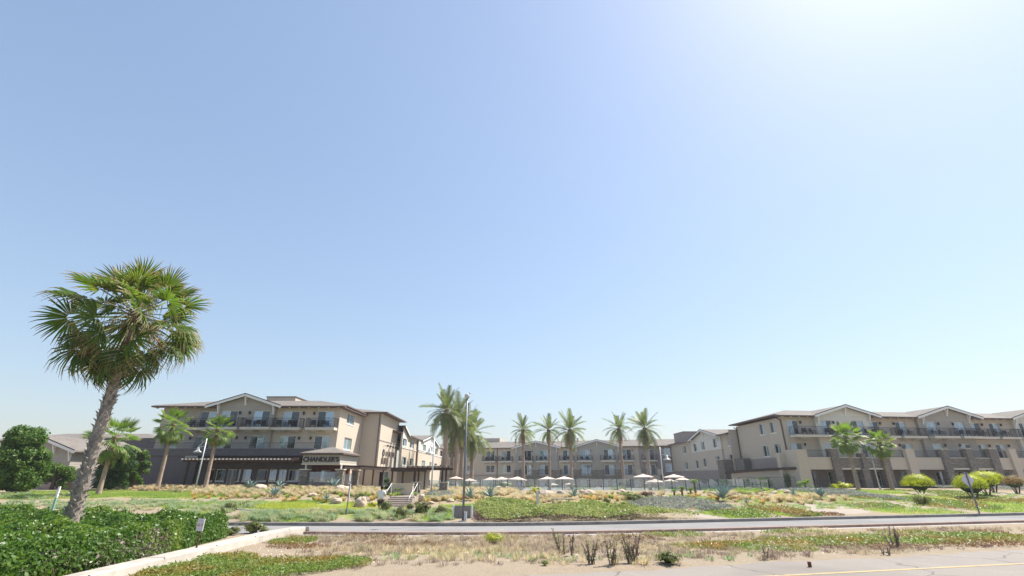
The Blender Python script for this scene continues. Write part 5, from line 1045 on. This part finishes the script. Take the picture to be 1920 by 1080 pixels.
# cycads and young palms
cy_ = feather('leaf', .95, 12, .7, 9, 'fan_small')
def cycad(px, py, h, wpx, label, seed, n=14, Y=None):
    x, y, z = gat(px, py) if Y is None else onY(px, Y, py); s = wpx / 2 / pxm(y) / .85; t = thing('young_palm', (x, y, z), label, 'small palm'); r = random.Random(seed); hh = h / pxm(y)
    if h > 2: ob('stem', MB().tube([(0, 0, -.1), (0, 0, hh)], [.09, .08], 7).mesh('stem', 'boot_brown'), t, (0, 0, 0))
    for i in range(n): ob('leaf', cy_, t, M=aim((0, 0, hh), i * 2.39996, R(r.uniform(0, 65)), 0, s))
for i, a in enumerate([(1411, 918, 10, 24, 'young palm left of the pair in front of the curved-canopy wall'), (1436, 919, 10, 26, 'young double-stemmed palm in front of the curved-canopy wall'), (1512, 921, 11, 22, 'young palm at the corner of the tan terrace wall'), (747, 911, 1, 30, 'spreading cycad on the planter at the top of the steps'), (876, 916, 9, 26, 'small palm behind the street light pole'), (944, 918, 8, 26, 'small palm under the trio of umbrellas'),
       (1265, 931, 8, 11, 'tiny lime palm left of the young garden palms'), (1280, 932, 14, 12, 'young lime palm second from the left in the row by the fence'), (1305, 930, 24, 12, 'tallest slender young palm in the row by the fence'), (1296, 931, 11, 11, 'low young palm beside the tallest slender one')]): cycad(*a, seed=300 + i, Y=(44 if i == 3 else None))
for i, (px, w, lab) in enumerate(((1090, 46, 'light green shrub mass behind the fence, left one'), (1158, 44, 'light green shrub mass behind the fence in the centre'), (1240, 30, 'light green shrub behind the fence by the lamp post'), (1400, 30, 'low green shrub in front of the iron fence near the curved canopy'))): bush('pool_shrub', px, 920, w, 20, 'mound_leaf', lab, n=1600, size=.12, Y=60, variant=i % 2)
# boulders
def boulder(px, py, w, h, label, seed, mat='boulder', Y=None):
    import bmesh
    x, y, z = gat(px, py) if Y is None else onY(px, Y, py); m = pxm(y); bm = bmesh.new(); bmesh.ops.create_icosphere(bm, subdivisions=4, radius=1); o3 = Vector((seed * 3.1, seed * 1.7, seed))
    for v in bm.verts:
        n1 = noise.noise(v.co * 1.1 + o3) * .35 + noise.noise(v.co * 3 + o3) * .10 + noise.noise(v.co * 8 + o3) * .03; c = v.co * (1 + n1)
        v.co = Vector((c.x * w / 2 / m, c.y * w / 2 / m * .85, c.z * h / m * .62))
    me = bpy.data.meshes.new('boulder'); bm.to_mesh(me); bm.free(); me.materials.append(MATS[mat]); me.polygons.foreach_set('use_smooth', [True] * len(me.polygons)); ob('boulder', me, None, (x, y, z + h / m * .33), None, label, 'boulder', 'garden boulders')
bl = [(486, 921, 26, 13, 'tan boulder between two agaves below the restaurant'), (641, 922, 24, 12, 'tan boulder behind the narrow edge-on sign'), (630, 944, 19, 10, 'small round boulder right of the small pale agave'), (677, 951, 23, 19, 'largest round boulder by the lawn, left of the man'), (706, 919, 12, 6, 'small boulder half hidden in grass below the pergola'), (585, 931, 16, 7, 'low boulder sunk in the straw grass left of centre'),
      (845, 941, 15, 6, 'pinkish boulder in the orange grass left of the street light'), (807, 945, 15, 5, 'flat boulder right of the garden steps'), (791, 938, 14, 11, 'boulder leaning by the right handrail of the steps'), (716, 929, 14, 8, 'grey boulder by the left handrail of the steps'), (1014, 929, 14, 9, 'dark-faced boulder above the square bollard'), (1027, 930, 24, 9, 'long boulder above the concrete bench'), (1051, 926, 14, 7, 'boulder left of the bench agave near the fence'),
      (1105, 928, 24, 9, 'broad boulder at the fence in the middle of the garden'), (1165, 926, 16, 8, 'pale boulder at the foot of the fence right of centre'), (1211, 920, 19, 14, 'big upright boulder behind the fence'), (1478, 925, 15, 6, 'flat pale boulder in front of the tan terrace wall'), (1452, 925, 12, 4, 'small flat boulder in the lawn under the wall'), (696, 950, 12, 9, 'small rounded boulder right of the largest round boulder'), (1092, 924, 12, 6, 'little boulder left of the broad fence boulder'), (1248, 935, 12, 6, 'little tan boulder at the foot of the bell lamp post')]
for i, b in enumerate(bl): boulder(*b, seed=i + 1, mat='boulder_grey' if i in (9, 10, 12) else 'boulder', Y=58 if i == 15 else None)
# shrubs on the bank and beds
sh = [(750, 972, 20, 20, 'shrub_leaf', 'round shrub left of the tallest shrub above the kerb'), (790, 968, 28, 26, 'shrub_leaf', 'largest shrub above the kerb, with pink tips'), (826, 964, 20, 14, 'shrub_leaf', 'low spreading shrub left of the grey utility screen'), (722, 957, 20, 16, 'shrub_leaf', 'shrub right below the man in the white shirt'), (769, 956, 16, 11, 'shrub_leaf', 'small pale shrub at the foot of the steps'),
      (430, 957, 20, 14, 'shrub_leaf', 'dark sprawling shrub above the right end of the hedge'), (461, 948, 13, 8, 'shrub_leaf', 'tiny shrub in the fescue right above the hedge end'), (1138, 947, 14, 12, 'shrub_leaf', 'dark round shrub right of the bench'), (1114, 948, 14, 8, 'grey_leaf', 'greyish little shrub right beside the bench'), (1155, 951, 14, 8, 'mound_leaf', 'small green shrub near the concrete block'), (1172, 950, 16, 9, 'mound_leaf', 'second small green shrub beside the concrete block'),
      (1190, 944, 30, 16, 'shrub_leaf', 'broad yellow-green shrub right of the bench'), (1177, 932, 18, 9, 'mound_leaf', 'yellow-green shrub at the fence right of centre'), (1214, 932, 30, 11, 'purple_leaf', 'dark purple shrub below the fence near the lamp post'), (1222, 938, 30, 9, 'mound_leaf', 'fresh green mat under the dark purple shrub'), (697, 953, 14, 10, 'lime_leaf', 'yellow barrel-shaped clump right of the largest boulder'), (674, 943, 22, 14, 'tree_dark', 'dark green bush behind the largest round boulder'),
      (432, 1004, 26, 14, 'shrub_leaf', 'shrub at the right foot of the big hedge beside the drive'), (475, 1000, 28, 20, 'shrub_leaf', 'yellowish shrub on the wall end beside the drive'), (494, 1001, 16, 11, 'shrub_leaf', 'small dark shrub at the corner of the concrete wall'), (1005, 925, 22, 11, 'lime_leaf', 'lime shrub above the square bollard'), (1578, 917, 26, 10, 'lime_leaf', 'low golden shrub in front of the right block, left of the palms'), (1730, 947, 26, 18, 'mound_leaf', 'green shrub below the lone lime topiary'), (1560, 921, 16, 8, 'mound_leaf', 'small green shrub beside the low golden one'),
      (1430, 928, 20, 9, 'mound_leaf', 'green shrub in front of the double-stemmed young palm'), (1400, 930, 18, 8, 'mound_leaf', 'green shrub just right of the biggest agave'), (1022, 1061, 14, 10, 'mound_leaf', 'tiny green weed on the verge left of the tall dead stems'), (1255, 1056, 34, 18, 'shrub_leaf', 'sprawling green weed on the verge right of the dead stems'), (925, 1018, 30, 16, 'yellow_grass', 'yellowish dry bush on the median left of the dead stems'), (1480, 918, 10, 26, 'tree_dark', 'dark climbing plant on the curved-canopy wall')]
for i, (px, py, w, h, m, lab) in enumerate(sh): bush('shrub', px, py, w, h, m, lab, n=1300, size=.085, variant=i % 3, lump=.42, core_mat='core_green' if m not in ('purple_leaf', 'yellow_grass') else 'core_brown', Y=(64.5 if 'climbing' in lab else None))
# low spreading ground cover mats, uncountable leaves
def mat_cover(name, L, dens, size, mat, h, seed, label, aspect=.5, ok=None):
    r = np.random.default_rng(seed); P = roots(L, dens, seed, 0, 0, ok); w = ell(P[:, 0], P[:, 1], L); z = np.clip(w, 0, 1) ** .6 * h * (.8 + .6 * bumps(P[:, 0] * 3, P[:, 1] * 3)) + r.normal(0, .03, len(P)) ; P[:, 2] += np.maximum(z, .03)
    V, Fq = leaf_cloud(P, np.tile([0, -.4, .8], (len(P), 1)), size, aspect, .8, seed); return ob(name, npmesh(name, V, Fq, mat), None, None, None, label, 'ground cover', None, 'stuff')
pt = lambda *L: [patch(*p) for p in L]
mat_cover('ground_cover', pt((985, 966, 100, 20), (1100, 966, 110, 15), (1200, 970, 60, 10), (930, 962, 45, 18), (1260, 974, 60, 5)), 420, .11, 'mound_leaf', .48, 401, 'long bright green ground cover mound above the kerb')
mat_cover('ground_cover', pt((1235, 950, 50, 12), (1300, 948, 40, 12), (1600, 930, 36, 10), (1560, 926, 30, 6), (820, 934, 30, 7), (1770, 915, 40, 6), (1340, 955, 30, 6)), 300, .11, 'grey_leaf', .35, 402, 'silvery grey ground cover patches on the slope')
tufts_later = pt((1450, 945, 160, 12), (1650, 945, 150, 12), (1850, 930, 90, 12), (1330, 950, 60, 12), (1250, 958, 60, 8))
mat_cover('ground_cover', pt((1400, 965, 62, 7), (1490, 962, 34, 8), (1650, 935, 50, 5), (1720, 938, 70, 6), (1780, 925, 50, 6), (1880, 938, 70, 9), (1450, 956, 60, 7), (1640, 950, 50, 5), (1800, 950, 70, 6), (1520, 968, 30, 3)), 260, .11, 'ice_leaf', .16, 403, 'green and yellow succulent patches on the right-hand slope')
mat_cover('ground_cover', pt((1425, 955, 22, 4), (1550, 966, 32, 3), (1497, 967, 20, 4), (1780, 940, 25, 3), (1325, 942, 14, 4), (1375, 931, 14, 3)), 260, .11, 'ice_red', .12, 404, 'dark red succulent patches on the right-hand slope')
mat_cover('ice_plant', pt((330, 1078, 160, 16), (480, 1068, 150, 20), (600, 1060, 90, 13), (420, 1050, 60, 8), (550, 1016, 40, 6), (250, 1078, 90, 8)), 850, .10, 'ice_leaf', .14, 405, 'bright green and orange ice plant on the near verge', .3, ok=lambda x, y: x > -9.4)
mat_cover('ice_plant', pt((1420, 1027, 110, 9), (1540, 1018, 120, 8), (1700, 1014, 150, 9), (1860, 1010, 120, 9), (1330, 1025, 70, 6), (1260, 1003, 60, 5), (1500, 1000, 70, 3), (1700, 1000, 60, 2)), 380, .11, 'ice_leaf', .12, 406, 'yellow and green ice plant along the median at right', .3)
mat_cover('ground_cover', pt((985, 966, 95, 18), (1130, 966, 90, 12)), 45, .13, 'hedge_leaf', .50, 412, 'darker green sprigs through the ground cover mound')
mat_cover('ground_cover_edge', pt((950, 979, 60, 3), (1050, 979, 90, 3), (1160, 978, 80, 3), (900, 972, 12, 6)), 380, .10, 'purple_leaf', .3, 410, 'brown woody lower edge of the green ground cover mound')
mat_cover('ice_plant', pt((1650, 1026, 120, 5), (1850, 1022, 100, 7), (560, 1026, 60, 4), (700, 1008, 60, 4), (1180, 1010, 50, 5), (950, 1010, 30, 4), (1830, 1000, 60, 3), (770, 1020, 90, 5), (1080, 1000, 60, 3)), 300, .10, 'ice_red', .08, 407, 'withered reddish ice plant scattered over the median', .3)
# grasses
def tufts(name, L, per_m2, nb, h, w, lean, mat, seed, label, rad=.07, wind=None, wk=.0):
    C0 = roots(L, per_m2, seed); r = np.random.default_rng(seed + 5); sc0 = r.uniform(.6, 1.25, len(C0)); az = r.uniform(0, 6.283, (len(C0), nb)); rr = rad * np.sqrt(r.uniform(0, 1, az.shape))
    P = np.repeat(C0, nb, 0); P[:, 0] += (np.cos(az) * rr).ravel(); P[:, 1] += (np.sin(az) * rr).ravel(); d = az.ravel()
    if wind is not None: d = np.where(r.uniform(0, 1, len(d)) < wk, wind + r.normal(0, .5, len(d)), d)
    V, Fq = blades(P, 1.0, w, lean, seed, d); n = len(P); sc1 = np.repeat(np.repeat(sc0, nb) * h, 5)[:, None]; V = np.repeat(P, 5, 0) + (V - np.repeat(P, 5, 0)) * np.concatenate([np.ones((n * 5, 0)), sc1, sc1, sc1], 1)
    k = V.reshape(n, 5, 3); 
    wd = k[:, 1] - k[:, 0]; wl = np.linalg.norm(wd, axis=1, keepdims=True) + 1e-9; s_ = wd / wl * w * .5 * r.uniform(.6, 1.3, (n, 1)); m0 = (k[:, 0] + k[:, 1]) / 2; m1 = (k[:, 2] + k[:, 3]) / 2
    k[:, 0] = m0 - s_; k[:, 1] = m0 + s_; k[:, 2] = m1 + s_ * .8; k[:, 3] = m1 - s_ * .8
    return ob(name, npmesh(name, V, trimesh_fix(V, Fq), mat), None, None, None, label, 'grass', None, 'stuff')
SG = STRAW[:3] + STRAW[7:10]
tufts('ornamental_grass', SG + pt((900, 928, 60, 8), (1000, 940, 60, 8)), 1.5, 120, .46, .02, .95, 'straw', 501, 'straw-coloured ornamental grass clumps filling the garden beds', .09, 2.8, .35)
tufts('ornamental_grass', pt((400, 922, 70, 5), (450, 930, 50, 6), (700, 925, 60, 6), (310, 908, 50, 5), (150, 912, 50, 4), (560, 915, 120, 4), (250, 914, 50, 4)), 1.5, 110, .5, .02, .9, 'straw', 502, 'pale feathery grass clumps in front of the restaurant and small palms', .09, 2.8, .35)
tufts('ornamental_grass', STRAW[3:7] + pt((1420, 935, 90, 7), (1250, 930, 60, 5), (1540, 936, 50, 5)), .5, 130, .5, .02, .95, 'straw', 512, 'scattered straw grass clumps in the beds under the pool fence', .09)
tufts('orange_grass', pt((860, 942, 90, 6), (420, 932, 60, 5), (1120, 938, 70, 5), (960, 944, 60, 4), (1440, 940, 90, 5), (1510, 938, 50, 5), (1330, 935, 30, 4), (620, 938, 120, 5), (1390, 945, 60, 4)), .8, 110, .42, .022, .9, 'straw_orange', 503, 'orange-brown tufted grass in the garden beds')
tufts('green_tufts', pt((600, 930, 200, 9), (480, 922, 120, 7), (870, 934, 90, 6), (1120, 930, 120, 5), (1330, 925, 60, 4), (430, 925, 60, 4), (1450, 925, 80, 5)), .45, 110, .34, .022, .8, 'lawn', 513, 'green tufts mixed among the straw grass')
tufts('fescue_grass', pt((120, 948, 220, 9), (330, 948, 160, 8), (60, 932, 100, 6)), 3, 60, .26, .02, 1.1, 'fescue', 514, 'soft pale fescue on the slope behind the hedge', .15, 3.0, .5)
grass('lawn_grass', LAWN[:3] + LAWN[4:10], 300, .16, .022, .7, 'lawn', 504, label='green lawn grass on the garden slope')
grass('lawn_grass', LAWN[10:], 160, .14, .022, .7, 'lawn', 505, label='green lawn at the right below the hotel block')
tufts('fescue_grass', pt((470, 972, 70, 13), (570, 970, 90, 13), (650, 970, 60, 12), (400, 958, 50, 12), (820, 968, 50, 12), (720, 968, 60, 10)), 5, 90, .34, .018, 1.2, 'fescue', 506, 'soft blue-green fescue mounds on the bank above the kerb', .18, 3.1, .6)
grass('yellow_grass', pt((600, 952, 120, 5), (690, 954, 70, 5), (750, 953, 30, 4)), 420, .22, .02, .6, 'yellow_grass', 507, label='strip of bright yellow-green grass above the edging')
MED = pt((600, 1010, 120, 8), (760, 1022, 170, 15), (980, 1025, 170, 19), (1150, 1030, 150, 22), (1350, 1010, 150, 10), (1350, 1042, 130, 9), (1600, 1035, 220, 6), (1560, 1008, 130, 6), (1800, 995, 170, 5), (640, 1040, 100, 11), (1000, 1005, 200, 6))
tufts('dry_grass', MED, 7, 26, .22, .010, .9, 'drygrass', 508, 'thin dry straw grass over the sandy median', .10)
tufts('slope_grass', tufts_later, 1.6, 44, .2, .018, 1.0, 'fescue', 521, 'thin mixed grass over the right-hand slope', .2)
tufts('slope_grass', tufts_later, 1.2, 44, .2, .018, 1.0, 'lawn', 522, 'small green grass clumps over the right-hand slope', .2)
tufts('dry_brush', MED + pt((1700, 1030, 240, 7), (1330, 1035, 120, 6), (700, 1060, 160, 8), (560, 1012, 60, 8), (1500, 1045, 200, 4), (950, 1055, 160, 5)), 3.5, 34, .17, .012, 1.0, 'brush', 518, 'low grey-brown dead brush over the sandy median', .14)
tufts('dry_grass', pt((1560, 1003, 70, 7), (900, 1048, 170, 5), (1200, 1058, 160, 4), (850, 1035, 130, 6), (930, 1012, 40, 6)), 7, 40, .26, .012, .9, 'straw', 509, 'yellowish dry tufts along the verge', .1)
tufts('weeds', pt((880, 1042, 110, 7), (1080, 1046, 130, 9), (1300, 1046, 130, 8), (700, 1046, 90, 6)), 4, 30, .15, .018, .8, 'fescue', 510, 'pale green weeds along the verge', .12)
# small stones on the median
r = np.random.default_rng(77); P = roots(pt((800, 1035, 400, 26), (1500, 1030, 420, 16)), 5, 78); pv = []; pf = []
for i, p in enumerate(P[:2600]):
    s = r.uniform(.012, .045); o_ = len(pv); q = r.uniform(.6, 1.3, 6)
    pv += [(p[0] - s * q[0], p[1], p[2] + .02), (p[0], p[1] - s * q[1], p[2] + .02), (p[0] + s * q[2], p[1], p[2] + .02), (p[0], p[1] + s * q[3], p[2] + .02), (p[0], p[1], p[2] + .02 + s * q[4])]
    pf += [(o_, o_ + 1, o_ + 4), (o_ + 1, o_ + 2, o_ + 4), (o_ + 2, o_ + 3, o_ + 4), (o_ + 3, o_, o_ + 4)]
ob('pebbles', npmesh('pebbles', np.array(pv), np.array(pf), 'boulder'), kind='stuff')
# dead upright plants on the median
def stems(px, pb, pt_, wpx, n, label, seed, green=.3):
    x, y, z = gat(px, pb); H_ = at(px, pt_, y)[2] - z; t = thing('dead_plant', (x, y, z), label, 'dead plant', 'dead upright stems on the median'); r = random.Random(seed); mb = MB(); Pp = []
    for i in range(n):
        bx = r.uniform(-1, 1) * wpx / 2 / pxm(y) * .5; h = H_ * r.uniform(.6, 1.0); tx = bx * 1.5 + r.uniform(-.35, .35) * h; ty = r.uniform(-.2, .2) * h; pts = [Vector((bx + (tx - bx) * u + r.uniform(-.015, .015), ty * u, h * u)) for u in (0, .25, .5, .75, 1)]
        mb.tube(pts, [.017, .015, .013, .010, .006], 5)
        for k in range(int(h * 34)):
            u = r.uniform(.15, 1); j = min(3, int(u * 4)); q = pts[j].lerp(pts[j + 1], u * 4 - j); Pp.append((q.x + r.uniform(-.05, .05), q.y + r.uniform(-.05, .05), q.z))
    ob('stems', mb.mesh('stems', 'dead_stem'), t, (0, 0, 0)); Pp = np.array(Pp); V, Fq = leaf_cloud(Pp, np.tile([0, 0, .5], (len(Pp), 1)), .075, .55, 1.2, seed); g = len(Fq) * green; k = int(g)
    ob('dry_leaves', npmesh('dry_leaves', V, Fq[k:], 'brush'), t, (0, 0, 0)); 
    if k > 4: ob('green_leaves', npmesh('green_leaves', V, Fq[:k], 'shrub_leaf'), t, (0, 0, 0))
for i, a in enumerate([(1054, 1040, 990, 18, 5, 'tall leafy dead stems, leftmost on the median', .6), (1073, 1042, 988, 12, 4, 'tallest bare dark stem right beside the leftmost leafy ones', .05), (1110, 1058, 1012, 26, 8, 'bushy dead plant low on the verge with green base', .5), (1148, 1060, 1008, 20, 7, 'loose brown stems between two bushier dead plants', .3), (1186, 1056, 1000, 34, 14, 'densest dead bush with many upright stems', .25),
     (1437, 1048, 1020, 8, 3, 'short black stump-like stems on the median right of centre', 0), (1679, 1028, 982, 26, 8, 'dark candelabra-shaped dead stems at the right', 0), (1656, 1042, 1024, 6, 2, 'short dead twigs left of the candelabra stems', 0), (1668, 1042, 1022, 8, 3, 'short dead twigs right under the candelabra stems', 0)]): stems(*a[:6], 600 + i, a[6])
ob('brown_can', MB().lathe([(0, 0), (.05, 0), (.05, .13), (0, .13)], 10).mesh('brown_can', 'red_wood'), None, (*st(11.6, 13.1), .012), None, 'tiny brown litter lump on the near road', 'litter')

# ------------------------------------------------------------------ added to lift shadows like lens veil: thin haze
hm, ht, hout = nodes('veil_haze'); pv_ = N(ht, 'ShaderNodeVolumePrincipled'); pv_.inputs['Density'].default_value = .00035; pv_.inputs['Color'].default_value = (.93, .96, 1, 1); pv_.inputs['Anisotropy'].default_value = .3; ht.links.new(pv_.outputs[0], hout.inputs['Volume']); MATS['veil_haze'] = hm
ob('veil_haze', MB().box(-2600, 2600, -2600, 3100, -1.06, 19).mesh('veil_haze', 'veil_haze'), kind='stuff')

# ------------------------------------------------------------------ people
def skin_body(name, verts, edges, radii, mat, parent, sub=2):
    me = bpy.data.meshes.new(name); me.from_pydata(verts, edges, []); o = bpy.data.objects.new('tmp_' + name, me); COL.objects.link(o); o.modifiers.new('s', 'SKIN')
    for v, r in zip(me.skin_vertices[0].data, radii): v.radius = (r, r) if not isinstance(r, tuple) else r
    me.skin_vertices[0].data[0].use_root = True; m = o.modifiers.new('d', 'SUBSURF'); m.levels = m.render_levels = sub
    dg = bpy.context.evaluated_depsgraph_get(); dg.update(); me2 = bpy.data.meshes.new_from_object(o.evaluated_get(dg)); bpy.data.objects.remove(o); me2.materials.clear(); me2.materials.append(MATS[mat]); me2.name = name
    me2.polygons.foreach_set('use_smooth', [True] * len(me2.polygons)); return ob(name, me2, parent, (0, 0, 0))
def person(loc, rz, label, shirt, lower, arms, lean=0., s=1.0, dress=False):
    t = thing('person', loc, label, 'person', None, rz); t.scale = (s, s, s)
    V = [(0, 0, .93), (0, .01, 1.15), (0, .01, 1.38), (0, .0, 1.48), (0, -.02 - lean, 1.60), (0, -.03 - lean, 1.72)]; Rr = [(.12, .09), (.11, .08), (.12, .075), .05, (.085, .10), (.07, .085)]; E = [(i, i + 1) for i in range(5)]
    def chain(a, pts, rr):
        for p, r in zip(pts, rr): V.append(p); Rr.append(r); E.append((a, len(V) - 1)); a = len(V) - 1
        return a
    for sx in (-1, 1):
        chain(0, [(sx * .10, 0, .86), (sx * .11, -.01, .50), (sx * .11, .02, .10), (sx * .12, -.06, .04), (sx * .125, -.16, .03)], [.09, .06, .04, .038, .03])
        sh_, el_, ha_ = arms[sx]; w = chain(2, [(sx * .18, .01, 1.40), el_, ha_], [.05, .038, .027]); d = (Vector(ha_) - Vector(el_)).normalized(); pm_ = Vector(ha_) + d * .05; w = chain(w, [tuple(pm_)], [(.03, .018)])
        for k in range(4): q = Vector((sx * (.0), 0, 0)) + Vector((.024 * (k - 1.5), 0, 0)); chain(w, [tuple(pm_ + d * .05 + q), tuple(pm_ + d * (.085 - .006 * abs(k - 1.4)) + q * 1.1 + Vector((0, -.015, 0)))], [.009, .008])
        chain(w, [tuple(pm_ + Vector((-sx * .04, -.02, .0))), tuple(pm_ + d * .03 + Vector((-sx * .05, -.03, 0)))], [.010, .008])
    skin_body('body', V, E, Rr, 'skin', t)
    skin_body('shirt', [(0, 0, .92), (0, .01, 1.15), (0, .02, 1.38), (0, .01, 1.45)] + [x for sx in (-1, 1) for x in ((sx * .19, .01, 1.40), tuple(Vector((sx * .19, .01, 1.4)).lerp(Vector(arms[sx][1]), .75)))], [(0, 1), (1, 2), (2, 3), (2, 4), (4, 5), (2, 6), (6, 7)], [(.20, .16), (.19, .15), (.20, .14), .085, .085, .075, .085, .075], shirt, t)
    if dress: ob('skirt', MB().lathe([(.16, .98), (.2, .8), (.26, .5), (.24, .5)], 14).mesh('skirt', lower, True), t, (0, 0, 0))
    else: skin_body('shorts', [(0, 0, .95), (-.105, 0, .84), (-.115, -.005, .52), (.105, 0, .84), (.115, -.005, .52)], [(0, 1), (1, 2), (0, 3), (3, 4)], [(.185, .15), .13, .11, .13, .11], lower, t)
    hr = MB().lathe([(0, 1.80), (.05, 1.795), (.085, 1.76), (.10, 1.70), (.10, 1.62), (.085, 1.56)], 14).mesh('hair', 'hair', True)
    if True: ob('hair', hr, t, (0, .02 - lean, .0))
    for sx in (-1, 1): ob('ear', MB().lathe([(0, -.03), (.018, -.015), (.02, .015), (0, .03)], 6, 0, (sx * .095, -.03 - lean)).mesh('ear', 'skin'), t, (0, 0, 1.63)); ob('eye', MB().lathe([(0, -.012), (.014, 0), (0, .012)], 6, 0, (sx * .032, -.122 - lean)).mesh('eye', 'hair'), t, (0, 0, 1.66))
    ob('nose', MB().lathe([(0, -.02), (.014, -.01), (.006, .03)], 6, 0, (0, -.135 - lean)).mesh('nose', 'skin'), t, (0, 0, 1.63)); ob('mouth', MB().box(-.025, .025, -.128 - lean, -.118 - lean, 1.575, 1.583).mesh('mouth', 'red_wood'), t, (0, 0, 0))
    return t
PX, PY = at(715, 930, 33.6)[:2]
person((PX, PY, .06), R(168), 'man in white T-shirt and black shorts seen from behind near the steps', 'white_cloth', 'black_cloth', {-1: (0, (-.25, -.06, 1.16), (-.12, -.28, 1.12)), 1: (0, (.25, -.06, 1.16), (.12, -.28, 1.14))}, .03)
x, y, _ = at(974, 905, 60); person((x, y, float(hz(x, y)) + .25), R(-30), 'distant person in light blue behind the glass fence under the umbrellas', 'blue_cloth', 'blue_cloth', {-1: (0, (-.26, .0, 1.13), (-.24, -.12, .9)), 1: (0, (.26, .0, 1.13), (.24, -.12, .9))}, 0, .92, True)
# iron gate fence near curved canopy
t = thing('iron_fence', (31.6, 62.5, .1), 'dark iron railing with a gate beside the curved-canopy wall', 'fence'); ob('rail_panel', railing([(-3, 1.5), (0, 0), (2.2, -2.0)], 1.9, .16), t, (0, 0, .3))
